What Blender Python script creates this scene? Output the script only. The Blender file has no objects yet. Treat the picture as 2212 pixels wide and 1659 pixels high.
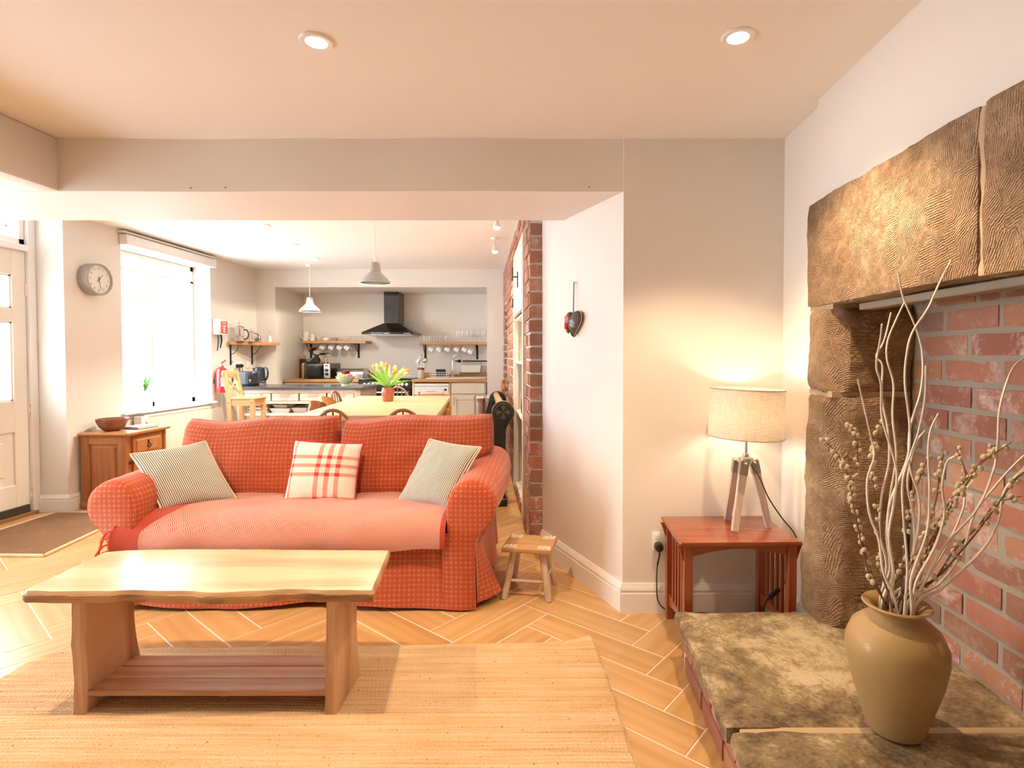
import bpy, bmesh, math, random
import numpy as np
from mathutils import Matrix, Vector, noise as mnoise
random.seed(7)
rnd = random.Random(11)
scene = bpy.context.scene
COL = scene.collection
# ---------------------------------------------------------------- camera
F, PX, PY, PITCH, CAMH = 1183.0, 1192.0, 799.0, math.radians(1.4), 1.2
cam_d = bpy.data.cameras.new('camera'); cam = bpy.data.objects.new('camera', cam_d); COL.objects.link(cam)
cam_d.sensor_width = 36; cam_d.lens = F/2212*36
cam_d.shift_x = -(PX-1106)/2212; cam_d.shift_y = -(829.5-PY)/2212
cam_d.clip_start = 0.02
cam.location = (0, 0, CAMH); cam.rotation_euler = (math.pi/2-PITCH, 0, 0)
scene.camera = cam
# ---------------------------------------------------------------- colour management, sky
scene.view_settings.view_transform = 'Standard'; scene.view_settings.look = 'None'
scene.view_settings.gamma = 1; scene.view_settings.use_curve_mapping = False
scene.view_settings.exposure = 1.25
world = bpy.data.worlds.new('overcast_sky'); scene.world = world; world.use_nodes = True
_bg = world.node_tree.nodes['Background']; _bg.inputs[0].default_value = (0.86, 0.93, 1.0, 1); _bg.inputs[1].default_value = 7.2
WARM = (1.0, 0.70, 0.42); SOFTWARM = (1.0, 0.86, 0.68)
E_DOWN, E_KITCH, E_TABLE, E_PEND = 37.0, 46.0, 5.2, 22.0
scene.cycles.transparent_max_bounces = 40
# ---------------------------------------------------------------- photo pixel -> direction
def ray(px, py):
    x = (px-PX)/F; y = (PY-py)/F
    return Vector((x, math.cos(PITCH)+y*math.sin(PITCH), -math.sin(PITCH)+y*math.cos(PITCH)))
CAMP = Vector((0, 0, CAMH))
def AZ(px, py, z=0.0): r = ray(px, py); return CAMP + r*((z-CAMH)/r.z)
def AY(px, py, Y): r = ray(px, py); return CAMP + r*(Y/r.y)
def AX(px, py, X): r = ray(px, py); return CAMP + r*(X/r.x)
# ---------------------------------------------------------------- object helpers
XF = {}
def finish(o, parent):
    COL.objects.link(o)
    if parent is not None: o.parent = parent
    return o
def thing(name, label, cat, loc=(0, 0, 0), rz=0.0, group=None):
    o = bpy.data.objects.new(name, None); o.empty_display_size = .05; COL.objects.link(o)
    o.location = loc; o.rotation_euler = (0, 0, rz)
    XF[o.name] = Matrix.Translation(loc) @ Matrix.Rotation(rz, 4, 'Z')
    tag(o, label, cat, group); return o
def tag(o, label, cat, group=None):
    o['label'] = label; o['category'] = cat
    if group: o['group'] = group
    return o
def box_uv(me):
    n = len(me.loops)
    if not n: return
    co = np.empty(len(me.vertices)*3, 'f'); me.vertices.foreach_get('co', co); co = co.reshape(-1, 3)
    vi = np.empty(n, 'i'); me.loops.foreach_get('vertex_index', vi)
    pn = np.empty(len(me.polygons)*3, 'f'); me.polygons.foreach_get('normal', pn); pn = np.abs(pn.reshape(-1, 3))
    lt = np.empty(len(me.polygons), 'i'); me.polygons.foreach_get('loop_total', lt)
    ax = np.repeat(np.argmax(pn, 1), lt); p = co[vi]
    uv = np.where((ax == 0)[:, None], p[:, [1, 2]], np.where((ax == 1)[:, None], p[:, [0, 2]], p[:, [0, 1]])).astype('f')
    l = me.uv_layers.new(name='UVMap'); l.data.foreach_set('uv', uv.ravel())
def obj(name, g, mat, parent=None, smooth=35, world=False, origin=None, uv=None):
    me = bpy.data.meshes.new(name)
    bm = g.bm if isinstance(g, G) else g
    if getattr(g, 'fixn', True): bmesh.ops.recalc_face_normals(bm, faces=bm.faces[:])
    bm.to_mesh(me); 
    has = bool(bm.loops.layers.uv); bm.free()
    me.update()
    if world and parent is not None:
        M = XF.get(parent.name)
        if M is None and parent.parent is not None: M = XF.get(parent.parent.name)
        if M is not None: me.transform(M.inverted())
    if not has: box_uv(me)
    if smooth:
        me.polygons.foreach_set('use_smooth', [True]*len(me.polygons))
        me.set_sharp_from_angle(angle=math.radians(smooth))
    me.materials.append(mat)
    o = bpy.data.objects.new(name, me)
    if origin is not None:
        me.transform(Matrix.Translation(-Vector(origin))); o.location = origin
    return finish(o, parent)
def link_copy(o, parent=None, M=None, name=None):
    c = o.copy(); COL.objects.link(c)
    c.parent = parent
    if M is not None: c.matrix_local = M
    return c
def copy_tree(root, loc, rz=0.0, label=None):
    r = root.copy(); COL.objects.link(r); r.location = loc; r.rotation_euler = (0, 0, rz)
    XF[r.name] = Matrix.Translation(loc) @ Matrix.Rotation(rz, 4, 'Z')
    if label: r['label'] = label
    for ch in list(root.children):
        c = ch.copy(); COL.objects.link(c); c.parent = r
        for gch in list(ch.children):
            d = gch.copy(); COL.objects.link(d); d.parent = c
    return r
def struct(o):
    o['kind'] = 'structure'; return o
class G:
    """collects shapes into one bmesh"""
    def __init__(s): s.bm = bmesh.new(); s.fixn = True
    def box(s, lo, hi, bev=0.0, seg=1, M=None):
        lo = Vector(lo); hi = Vector(hi)
        vs = [s.bm.verts.new((x, y, z)) for x in (lo.x, hi.x) for y in (lo.y, hi.y) for z in (lo.z, hi.z)]
        fs = [s.bm.faces.new([vs[i] for i in q]) for q in ((0,1,3,2),(4,6,7,5),(0,4,5,1),(2,3,7,6),(0,2,6,4),(1,5,7,3))]
        if bev:
            es = list({e for f in fs for e in f.edges})
            r = bmesh.ops.bevel(s.bm, geom=es, offset=bev, offset_type='OFFSET', segments=seg, affect='EDGES', profile=.5, clamp_overlap=True)
            if M is not None:
                vv = {v for f in r['faces'] for v in f.verts}; bmesh.ops.transform(s.bm, matrix=M, verts=list(vv))
        elif M is not None: bmesh.ops.transform(s.bm, matrix=M, verts=vs)
        return s
    def cbox(s, c, d, bev=0.0, seg=1, M=None):
        c = Vector(c); d = Vector(d)/2; return s.box(c-d, c+d, bev, seg, M)
    def loft(s, rings, cap=True, close=True):
        R = [[s.bm.verts.new(p) for p in r] for r in rings]
        n = len(R[0])
        for a, b in zip(R[:-1], R[1:]):
            for i in range(n if close else n-1):
                j = (i+1) % n
                try: s.bm.faces.new((a[i], a[j], b[j], b[i]))
                except ValueError: pass
        if cap and close:
            s.bm.faces.new(R[0][::-1]); s.bm.faces.new(R[-1])
        return s
    def tube(s, pts, r, n=8, cap=True, flat=None):
        pts = [Vector(p) for p in pts]; m = len(pts)
        rr = r if hasattr(r, '__len__') else [r]*m
        t0 = (pts[1]-pts[0]).normalized()
        up = Vector((0, 0, 1)) if abs(t0.z) < .9 else Vector((1, 0, 0))
        nrm = (up - t0*up.dot(t0)).normalized(); rings = []
        for i in range(m):
            t = (pts[min(i+1, m-1)]-pts[max(i-1, 0)]).normalized()
            nrm = (nrm - t*nrm.dot(t)).normalized(); b = t.cross(nrm)
            k = 1.0 if flat is None else flat
            rings.append([pts[i] + nrm*(rr[i]*math.cos(2*math.pi*q/n)) + b*(rr[i]*k*math.sin(2*math.pi*q/n)) for q in range(n)])
        return s.loft(rings, cap)
    def cyl(s, a, b, r, n=20, r2=None):
        return s.tube([a, b], [r, r if r2 is None else r2], n)
    def lathe(s, prof, c=(0, 0, 0), n=28, M=None, fn=None):
        c = Vector(c); rings = []
        for k, (r, z) in enumerate(prof):
            ring = []
            for q in range(n):
                a = 2*math.pi*q/n; k2 = 1.0 if fn is None else fn(a, z)
                p = Vector((max(r, 1e-5)*k2*math.cos(a), max(r, 1e-5)*k2*math.sin(a), z))
                if M is not None: p = M @ p
                ring.append(c+p)
            rings.append(ring)
        return s.loft(rings, True)
    def prism(s, poly, z0, z1, M=None, bev=0.0, seg=1):
        a = [Vector((p[0], p[1], z0)) for p in poly]; b = [Vector((p[0], p[1], z1)) for p in poly]
        if M is not None: a = [M @ p for p in a]; b = [M @ p for p in b]
        n0 = len(s.bm.faces)
        A = [s.bm.verts.new(p) for p in a]; Bv = [s.bm.verts.new(p) for p in b]; n = len(A); fs = []
        for i in range(n):
            j = (i+1) % n; fs.append(s.bm.faces.new((A[i], A[j], Bv[j], Bv[i])))
        f0 = s.bm.faces.new(A[::-1]); f1 = s.bm.faces.new(Bv)
        if bev:
            es = list(f0.edges)+list(f1.edges)
            bmesh.ops.bevel(s.bm, geom=es, offset=bev, offset_type='OFFSET', segments=seg, affect='EDGES', profile=.5, clamp_overlap=True)
        return s
    def grid(s, fn, nu, nv, cu=False, cv=False, uvfn=None):
        V = [[s.bm.verts.new(fn(i/(nu if cu else nu-1), j/(nv if cv else nv-1))) for j in range(nv)] for i in range(nu)]
        ul = s.bm.loops.layers.uv.verify() if uvfn else None
        for i in range(nu if cu else nu-1):
            for j in range(nv if cv else nv-1):
                i2 = (i+1) % nu; j2 = (j+1) % nv
                f = s.bm.faces.new((V[i][j], V[i2][j], V[i2][j2], V[i][j2]))
                if ul:
                    for l, (a, b) in zip(f.loops, ((i, j), (i+1, j), (i+1, j+1), (i, j+1))):
                        l[ul].uv = uvfn(a/(nu if cu else nu-1), b/(nv if cv else nv-1))
        return s
    def sphere(s, c, r, nu=16, nv=10, M=None):
        c = Vector(c); rx, ry, rz = r if hasattr(r, '__len__') else (r, r, r)
        prof = [(math.sin(math.pi*k/nv), -math.cos(math.pi*k/nv)) for k in range(nv+1)]
        rings = []
        for a, z in prof:
            ring = []
            for q in range(nu):
                t = 2*math.pi*q/nu; p = Vector((max(a, 1e-4)*rx*math.cos(t), max(a, 1e-4)*ry*math.sin(t), z*rz))
                if M is not None: p = M @ p
                ring.append(c+p)
            rings.append(ring)
        return s.loft(rings, True)
def dbox(lo, hi, res, amp, freq, seed=0, edge=.015):
    """a stone block: a dense rounded box with an uneven surface"""
    lo = Vector(lo); hi = Vector(hi); d = hi-lo; g = G()
    n = [max(2, int(round(d[i]/res))) for i in range(3)]
    idx = {}
    def V(i, j, k):
        key = (i, j, k)
        if key not in idx:
            p = Vector((lo.x+d.x*i/n[0], lo.y+d.y*j/n[1], lo.z+d.z*k/n[2]))
            q = Vector([min(max(p[a], lo[a]+edge), hi[a]-edge) for a in range(3)])
            nv = p-q
            if nv.length > 1e-9:
                p = q+nv.normalized()*edge; dirn = nv.normalized()
            else: dirn = Vector((0, 0, 0))
            s1 = mnoise.noise(p*freq+Vector((seed, seed*1.7, 0)))+.5*mnoise.noise(p*freq*2.7+Vector((0, seed, 3)))+.3*mnoise.noise(p*freq*7+Vector((seed, 0, 1)))
            idx[key] = g.bm.verts.new(p+dirn*(amp*s1))
        return idx[key]
    for a, b, c in ((0, 1, 2), (1, 2, 0), (2, 0, 1)):
        for side in (0, n[c]):
            for i in range(n[a]):
                for j in range(n[b]):
                    q = []
                    for (x, y) in ((i, j), (i+1, j), (i+1, j+1), (i, j+1)):
                        t = [0, 0, 0]; t[a] = x; t[b] = y; t[c] = side; q.append(V(*t))
                    g.bm.faces.new(q)
    return g
def arc(c, r, a0, a1, n, plane='xz'):
    out = []
    for i in range(n+1):
        t = math.radians(a0+(a1-a0)*i/n); u, v = r*math.cos(t), r*math.sin(t)
        c_ = Vector(c)
        out.append(c_+(Vector((u, 0, v)) if plane == 'xz' else Vector((u, v, 0)) if plane == 'xy' else Vector((0, u, v))))
    return out
def smooth_path(pts, k=6):
    """Catmull-Rom through the points"""
    P = [Vector(p) for p in pts]; P = [P[0]*2-P[1]]+P+[P[-1]*2-P[-2]]; out = []
    for i in range(1, len(P)-2):
        for s in range(k):
            t = s/k; a, b, c, d = P[i-1], P[i], P[i+1], P[i+2]
            out.append(.5*((2*b)+(c-a)*t+(2*a-5*b+4*c-d)*t*t+(3*b-a-3*c+d)*t**3))
    out.append(P[-2]); return out
# ---------------------------------------------------------------- materials
class NT:
    def __init__(s, name):
        s.m = bpy.data.materials.new(name); s.m.use_nodes = True; s.t = s.m.node_tree; s.t.nodes.clear()
        s.out = s.t.nodes.new('ShaderNodeOutputMaterial')
    def n(s, typ, ins=None, **kw):
        nd = s.t.nodes.new('ShaderNode'+typ)
        for k, v in kw.items(): setattr(nd, k, v)
        for k, v in (ins or {}).items():
            sk = nd.inputs[k]
            if isinstance(v, bpy.types.NodeSocket): s.t.links.new(v, sk)
            elif isinstance(v, bpy.types.Node): s.t.links.new(v.outputs[0], sk)
            else:
                if sk.type == 'RGBA' and len(v) == 3: v = (*v, 1)
                sk.default_value = v
        return nd
    def math(s, op, a, b=0.0, c=None):
        ins = {0: a, 1: b}
        if c is not None: ins[2] = c
        return s.n('Math', ins, operation=op).outputs[0]
    def mix(s, fac, a, b, blend='MIX'):
        nd = s.n('Mix', data_type='RGBA', blend_type=blend)
        for k, v in ((0, fac), (6, a), (7, b)):
            sk = nd.inputs[k]
            if isinstance(v, bpy.types.NodeSocket): s.t.links.new(v, sk)
            else: sk.default_value = (*v, 1) if (k and len(v) == 3) else v
        return nd.outputs[2]
    def ramp(s, fac, stops, interp='LINEAR'):
        nd = s.n('ValToRGB', {0: fac}); cr = nd.color_ramp; cr.interpolation = interp
        while len(cr.elements) < len(stops): cr.elements.new(.5)
        for e, (p, c) in zip(cr.elements, stops): e.position = p; e.color = (*c, 1) if len(c) == 3 else c
        return nd.outputs[0]
    def coords(s, kind='Object', scale=(1, 1, 1), rot=(0, 0, 0), rand=False):
        tc = s.n('TexCoord').outputs[kind]
        if rand:
            oi = s.n('ObjectInfo').outputs['Random']
            off = s.n('Vector', None) if False else s.n('CombineXYZ', {0: s.math('MULTIPLY', oi, 37.0), 1: s.math('MULTIPLY', oi, 91.0), 2: s.math('MULTIPLY', oi, 53.0)})
            tc = s.n('VectorMath', {0: tc, 1: off.outputs[0]}, operation='ADD').outputs[0]
        return s.n('Mapping', {'Vector': tc, 'Scale': scale, 'Rotation': rot}).outputs[0]
    def noise(s, vec, scale, detail=4, rough=.55, out='Fac', dist=0.0):
        nd = s.n('TexNoise', {'Vector': vec, 'Scale': scale, 'Detail': detail, 'Roughness': rough, 'Distortion': dist}); return nd.outputs[out]
    def bump(s, h, strength=.3, dist=.002, normal=None):
        ins = {'Height': h, 'Strength': strength, 'Distance': dist}
        if normal is not None: ins['Normal'] = normal
        return s.n('Bump', ins).outputs[0]
    def bsdf(s, **ins):
        b = s.n('BsdfPrincipled', {k.replace('_', ' '): v for k, v in ins.items()})
        s.t.links.new(b.outputs[0], s.out.inputs[0]); return s.m
def plain(name, col, rough=.5, metal=0.0, coat=0.0, bump=0.0, bscale=200, **kw):
    t = NT(name); ins = dict(Base_Color=col, Roughness=rough, Metallic=metal, Coat_Weight=coat); ins.update(kw)
    v = t.coords(); nz = t.noise(v, 6, 3)
    ins['Base_Color'] = t.mix(nz, tuple(c*.94 for c in col), tuple(min(1, c*1.04) for c in col))
    if bump: ins['Normal'] = t.bump(t.noise(v, bscale, 3), bump, .001)
    return t.bsdf(**ins)
def paint(name, col, rough=.6):
    t = NT(name); v = t.coords()
    n1 = t.noise(v, 1.3, 3); n2 = t.noise(v, 90, 3)
    c = t.mix(n1, tuple(x*.97 for x in col), tuple(min(1, x*1.02) for x in col))
    h = t.math('ADD', t.math('MULTIPLY', n2, .25), t.noise(v, 5, 2))
    return t.bsdf(Base_Color=c, Roughness=rough, Normal=t.bump(h, .12, .004))
def wood(name, light, dark, axis='x', rough=.4, scale=1.0, coat=0.0, contrast=1.0, knots=False, kind='Object'):
    t = NT(name); st = {'x': (1, 9, 9), 'y': (9, 1, 9), 'z': (9, 9, 1)}[axis]
    v = t.coords(kind, tuple(a*scale for a in st), rand=True)
    n1 = t.noise(v, 1.6, 5, .6, dist=1.2)
    w = t.n('TexWave', {'Vector': v, 'Scale': 1.1, 'Distortion': 7.0, 'Detail': 3.0, 'Detail Scale': 1.2}, wave_type='BANDS', bands_direction={'x': 'Y', 'y': 'Z', 'z': 'X'}[axis]).outputs['Fac']
    fine = t.noise(t.coords(kind, tuple(a*scale*(3 if a == 1 else 14) for a in st), rand=True), 1.5, 3)
    f = t.math('ADD', t.math('MULTIPLY', n1, .68), t.math('ADD', t.math('MULTIPLY', w, .14), t.math('MULTIPLY', fine, .24)))
    mid = tuple((a+b)/2 for a, b in zip(light, dark))
    c = t.ramp(f, [(.5-.22/contrast, dark), (.52, mid), (.5+.25/contrast, light)])
    oi = t.n('ObjectInfo').outputs['Random']
    c = t.mix(t.math('MULTIPLY', oi, .22), c, tuple(x*.72 for x in mid))
    if knots:
        vo = t.n('TexVoronoi', {'Vector': t.coords(kind, tuple((2.2 if a == 1 else 5) for a in st), rand=True), 'Scale': 1.3}).outputs['Distance']
        k = t.ramp(vo, [(.03, (1, 1, 1)), (.10, (0, 0, 0))]); c = t.mix(k, c, tuple(x*.35 for x in dark))
    return t.bsdf(Base_Color=c, Roughness=rough, Coat_Weight=coat, Coat_Roughness=.15, Normal=t.bump(f, .15, .0015))
def grainwood(name, light, mid, dark, axis='x', rough=.3, coat=.2, spread=1.0, k=1.0, spec=.5):
    """sawn board: broad cathedral figure with faint pores"""
    t = NT(name); st = {'x': (.8, 6, 6), 'y': (6, .8, 6), 'z': (6, 6, .8)}[axis]
    v = t.coords('Object', tuple(a*k for a in st), rand=True)
    base = t.noise(v, 1.0, 3, .5, dist=.6)
    rings = t.n('TexWave', {'Vector': v, 'Scale': .55, 'Distortion': 9.0, 'Detail': 2.5, 'Detail Scale': .9, 'Detail Roughness': .55}, bands_direction={'x': 'Y', 'y': 'Z', 'z': 'X'}[axis]).outputs['Fac']
    pore = t.noise(t.coords('Object', tuple(a*k*(4 if a < 1 else 22) for a in st), rand=True), 1.0, 3, .6)
    f = t.math('ADD', t.math('MULTIPLY', base, .55), t.math('ADD', t.math('MULTIPLY', rings, .15), t.math('MULTIPLY', pore, .28)))
    c = t.ramp(f, [(.5-.24*spread, dark), (.5, mid), (.5+.2*spread, light)])
    oi = t.n('ObjectInfo').outputs['Random']; c = t.mix(t.math('MULTIPLY', oi, .16), c, dark)
    return t.bsdf(Base_Color=c, Roughness=rough, Coat_Weight=coat, Coat_Roughness=.12, Specular_IOR_Level=spec, Normal=t.bump(f, .08, .001))
def glassmat(name, tint=(1, 1, 1), gloss=.08, edge=.45):
    t = NT(name)
    tr = t.n('BsdfTransparent', {'Color': tint}); gl = t.n('BsdfGlossy', {'Color': (1, 1, 1), 'Roughness': .03})
    fr = t.n('LayerWeight', {'Blend': .25}).outputs['Facing']
    m = t.n('MixShader', {0: t.math('ADD', t.math('MULTIPLY', fr, edge), gloss), 1: tr, 2: gl})
    t.t.links.new(m.outputs[0], t.out.inputs[0]); return t.m
def emit(name, col, strength):
    t = NT(name); e = t.n('Emission', {'Color': col, 'Strength': strength}); t.t.links.new(e.outputs[0], t.out.inputs[0]); return t.m
def brickmat(name, k=1.0, lift=0.0, wash=.75):
    lf, lift = lift, 0.0
    t = NT(name); oi = t.n('ObjectInfo').outputs['Random']
    v = t.coords(rand=True)
    base = t.ramp(oi, [(0, (.42*k+lf, .13*k+lf*.74, .08*k+lf*.56)), (.2, (.55*k+lf, .22*k+lf*.74, .13*k+lf*.56)), (.4, (.36*k+lf, .15*k+lf*.74, .09*k+lf*.56)), (.55, (.58*k+lf, .27*k+lf*.74, .14*k+lf*.56)),
        (.7, (.30*k+lf, .165*k+lf*.74, .12*k+lf*.56)), (.85, (.50*k+lf, .17*k+lf*.74, .10*k+lf*.56)), (1, (.60*k+lf, .34*k+lf*.74, .21*k+lf*.56))], 'CONSTANT')
    n1 = t.noise(v, 14, 5, .65); n2 = t.noise(v, 45, 4, .7); n3 = t.noise(v, 8, 3, .6)
    c = t.mix(t.math('MULTIPLY', n1, .7), base, (.26*k+lf, .12*k+lf*.74, .085*k+lf*.56))
    white = t.ramp(t.math('ADD', t.math('MULTIPLY', n3, .6), t.math('MULTIPLY', n2, .4)), [(.5, (0, 0, 0)), (.64, (1, 1, 1))])
    r2 = t.math('FRACT', t.math('MULTIPLY', oi, 17.3))
    c = t.mix(t.math('MULTIPLY', white, t.math('MULTIPLY', r2, wash)), c, (.66*k+.1, .58*k+.1, .52*k+.1))
    h = t.math('ADD', n1, t.math('MULTIPLY', n2, .6))
    return t.bsdf(Base_Color=c, Roughness=.85, Normal=t.bump(h, .7, .006))
def stonemat(name, c0, c1, c2, tool=1.0):
    t = NT(name); v = t.coords()
    n1 = t.noise(v, 3.0, 8, .66, dist=.4); n2 = t.noise(v, 22, 6, .7); n3 = t.noise(v, 90, 4, .65)
    c = t.ramp(t.math('ADD', t.math('MULTIPLY', n1, .60), t.math('ADD', t.math('MULTIPLY', n2, .26), t.math('MULTIPLY', n3, .18))), [(.42, c0), (.52, c1), (.61, c2)])
    h = t.math('ADD', t.math('MULTIPLY', n2, .5), t.math('MULTIPLY', n3, .25))
    if tool:
        wv = t.n('VectorMath', {0: v, 1: t.n('VectorMath', {0: t.noise(v, 9, 2, out='Color'), 'Scale': .05}, operation='SCALE').outputs[0]}, operation='ADD').outputs[0]
        vo = t.n('TexVoronoi', {'Vector': wv, 'Scale': 13.0})
        ang = t.math('MULTIPLY', t.n('SeparateColor', {0: vo.outputs['Color']}).outputs[0], 2.4)
        loc = t.n('VectorRotate', {'Vector': v, 'Angle': ang}, rotation_type='X_AXIS').outputs[0]
        wa = t.n('TexWave', {'Vector': loc, 'Scale': 46.0, 'Distortion': 4.5, 'Detail': 3.0, 'Detail Scale': 2.2, 'Detail Roughness': .6}, bands_direction='Z').outputs['Fac']
        wa = t.math('MULTIPLY', wa, t.ramp(t.noise(v, 34, 3), [(.38, (.15,)*3), (.58, (1,)*3)]))
        h = t.math('ADD', h, t.math('MULTIPLY', wa, .6*tool))
        c = t.mix(t.math('MULTIPLY', wa, .5*tool), c, tuple(min(1, x*1.35) for x in c2))
    return t.bsdf(Base_Color=c, Roughness=.85, Normal=t.bump(h, 1.0, .009))
M_wall = paint('warm_white_plaster', (.80, .755, .70)); M_ceil = paint('ceiling_paint', (.84, .80, .74))
M_trim = paint('white_gloss_paint', (.84, .83, .81), .35)
M_kwall = paint('pale_stone_plaster', (.78, .75, .70)); M_kceil = paint('white_ceiling_paint', (.88, .88, .87))
M_mortar = plain('mortar', (.36, .315, .25), .95, bump=.6, bscale=120)
M_mortar_l = plain('lime_mortar', (.72, .68, .62), .95, bump=.5, bscale=120)
M_brick = brickmat('old_red_brick', .82, .04, 1.0); M_brick_l = M_brick
M_stone = stonemat('tooled_sandstone', (.17, .098, .05), (.31, .195, .105), (.45, .32, .20))
M_stone_j = M_stone
M_hearth = stonemat('hearth_flagstone', (.10, .065, .033), (.27, .20, .11), (.56, .46, .29), 0)
M_sandmortar = plain('sandy_mortar', (.50, .38, .24), .95, bump=.5, bscale=150)
M_grout = plain('tile_grout', (.80, .74, .65), .9)
M_oak = grainwood('honey_oak_tile', (.69, .45, .205), (.60, .365, .15), (.46, .255, .095), 'x', .28, .0, 1.0, 1.5, .8)
M_lampglow = emit('lamp_glow', (1.0, .87, .66), 22.0)
M_sun_glow = emit('spot_glow', (1.0, .80, .50), 14.0)
M_chrome = plain('chrome', (.82, .82, .84), .12, 1.0); M_steel = plain('brushed_steel', (.66, .66, .67), .28, 1.0)
M_black = plain('black_metal', (.02, .02, .02), .45, .3); M_iron = plain('black_iron', (.03, .025, .022), .55, .5)
M_brass = plain('aged_brass', (.62, .42, .16), .3, 1.0); M_copper = plain('copper', (.80, .36, .22), .22, 1.0)
M_whitep = plain('white_plastic', (.86, .86, .85), .35); M_blackp = plain('black_plastic', (.015, .015, .016), .3)
M_wglass = glassmat('window_glass', (1, 1, 1), .02); M_glass = glassmat('drinking_glass', (.985, .985, .985), .02, .30)
M_frame = plain('white_window_paint', (.88, .88, .87), .35)
# ---------------------------------------------------------------- the room
CZ, KCZ, BZ = 2.205, 2.30, 1.963            # living ceiling, kitchen ceiling, beam underside
YB, YB2 = 2.55, 3.09                         # beam front and back; the rear wall is flush with the front
XL, XK = -3.95, -3.73                        # outer wall beside the door, kitchen wall
YK, YA = 6.93, 7.71                          # kitchen back wall, alcove back wall
fl = struct(obj('floor', G().box((-4.3, -1.7, -.08), (1.6, 8.0, -.0015)), M_grout))
# herringbone tiles, each one a piece of the floor
TW, TL = .15, .60; th = math.radians(51.2)
uu = Vector((math.cos(th), math.sin(th))); vv = Vector((-math.sin(th), math.cos(th)))
tiles = []
for i in range(-60, 61):
    for j in range(-14, 15):
        ou = 1.51+i*TW+j*TL; ov = 1.75+i*TW-j*TL
        for (cu, cv, r) in ((ou+TL/2, ov+TW/2, 0), (ou+TL+TW/2, ov+TW-TL/2, 1)):
            p = uu*cu+vv*cv
            if -4.1 < p.x < 1.4 and -1.5 < p.y < 7.6:
                if p.x > .55 and p.y > 2.95 or p.x > .85 and .9 < p.y < 2.1: continue
                seen = p.y > .95 and -1.25*p.y-.3 < p.x < 1.0*p.y+.2 and (p.y < 4.5 or -.9 < p.x < .1)
                under = -1.9 < p.x < .1 and 1.2 < p.y < 2.1          # lies wholly beneath the rug
                tiles.append((p.length+(0 if seen and not under else 100), p.x, p.y, th+(math.pi/2 if r else 0)))
tiles.sort()
tmesh = obj('floor_tile', G().box((-TL/2+.0026, -TW/2+.0026, -.012), (TL/2-.0026, TW/2-.0026, 0), .0012), M_oak, fl, smooth=0)
for k, (d, x, y, a) in enumerate(tiles[:300]):
    o = tmesh if k == 0 else link_copy(tmesh, fl)
    o.location = (x, y, 0); o.rotation_euler = (0, 0, a)
if len(tiles) > 300:
    g = G()
    for d, x, y, a in tiles[300:]:
        g.box((-TL/2+.0026, -TW/2+.0026, -.012), (TL/2-.0026, TW/2-.0026, 0), M=Matrix.Translation((x, y, 0)) @ Matrix.Rotation(a, 4, 'Z'))
    o = obj('far_floor_tiles', g, M_oak, fl, smooth=0); o['kind'] = 'stuff'
struct(obj('ceiling', G().box((-4.3, -1.7, CZ), (1.6, YB+.02, CZ+.12)), M_ceil))
struct(obj('ceiling_kitchen', G().box((-4.3, YB2-.02, KCZ), (.4, 8.0, KCZ+.12)), M_kceil))
# old lintel beam over the wide opening, its front top edge wavering
def beam_fn():
    g = G(); n = 40; rings = []
    for i in range(n+1):
        x = -4.1+(0.345+4.1)*i/n
        wv = .006*math.sin(x*3.1)+.005*math.sin(x*7.3+1)
        rings.append([(x, YB+wv*.6, BZ), (x, YB+wv, CZ+.06), (x, YB2, CZ+.16), (x, YB2, BZ)])
    return g.loft(rings)
struct(obj('wall_beam_cross', beam_fn(), M_wall))
struct(obj('wall_beam_side', G().box((-2.475, -1.6, BZ), (-2.275, YB, CZ), .008, 2), M_wall))
# the plastered mass right of the opening (angled cheek and rear wall)
struct(obj('wall_corner', G().prism([(.332, YB), (1.5, YB), (1.5, 7.1), (-.42, 7.1), (.06, 3.36), (-.058, 3.352)], 0, CZ+.15), M_wall))
# right wall: alcove strip, then the chimney breast around the fireplace
struct(obj('wall_right', G().box((1.075, 2.17, 0), (1.5, YB+.02, CZ)).box((1.075, -1.65, 0), (1.5, -.35, CZ)), M_wall))
cb = G().box((1.045, .30, 1.80), (1.5, 2.175, CZ)).box((1.045, -.36, .0), (1.5, .31, CZ)).box((1.33, .30, 0), (1.5, 2.175, 1.81))
struct(obj('wall_chimney_breast', cb, M_wall))
# plain wall behind the camera
fw = G().box((-4.2, -1.85, 0), (1.5, -1.6, CZ))
struct(obj('wall_front', fw, M_wall))
# left wall: glazed opening beside the door (out of frame, its daylight falls on the tiles), front door opening, then the thicker kitchen wall
lw = (G().box((-4.25, -1.65, 0), (XL, 1.4, 2.35)).box((-4.25, 1.4, 0), (XL, 2.5, .08)).box((-4.25, 1.4, 2.05), (XL, 2.5, 2.35)).box((-4.25, 2.5, 0), (XL, 3.22, 2.35)).box((-4.25, 3.22, 2.29), (XL, 4.2, 2.35)))
struct(obj('wall_left', lw, M_wall))
WY0, WY1, WZ0, WZ1 = 4.76, 6.0, .71, 2.17
lk = (G().box((-4.25, 4.2, 0), (XK, WY0, KCZ)).box((-4.25, WY0, 0), (XK, WY1, WZ0-.02)).box((-4.25, WY0, WZ1), (XK, WY1, KCZ)).box((-4.25, WY1, 0), (XK, 8, KCZ)))
struct(obj('wall_left_kitchen', lk, M_kwall))
AX0, AX1, AZ1 = -3.49, -.82, 2.075
bk = (G().box((XK, YK, 0), (AX0, YA+.2, KCZ)).box((AX1, YK, 0), (-.30, YA+.2, KCZ)).box((AX0, YK, AZ1), (AX1, YA+.2, KCZ)).box((AX0, YA, 0), (AX1, YA+.2, AZ1)))
struct(obj('wall_back', bk, M_kwall))
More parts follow.
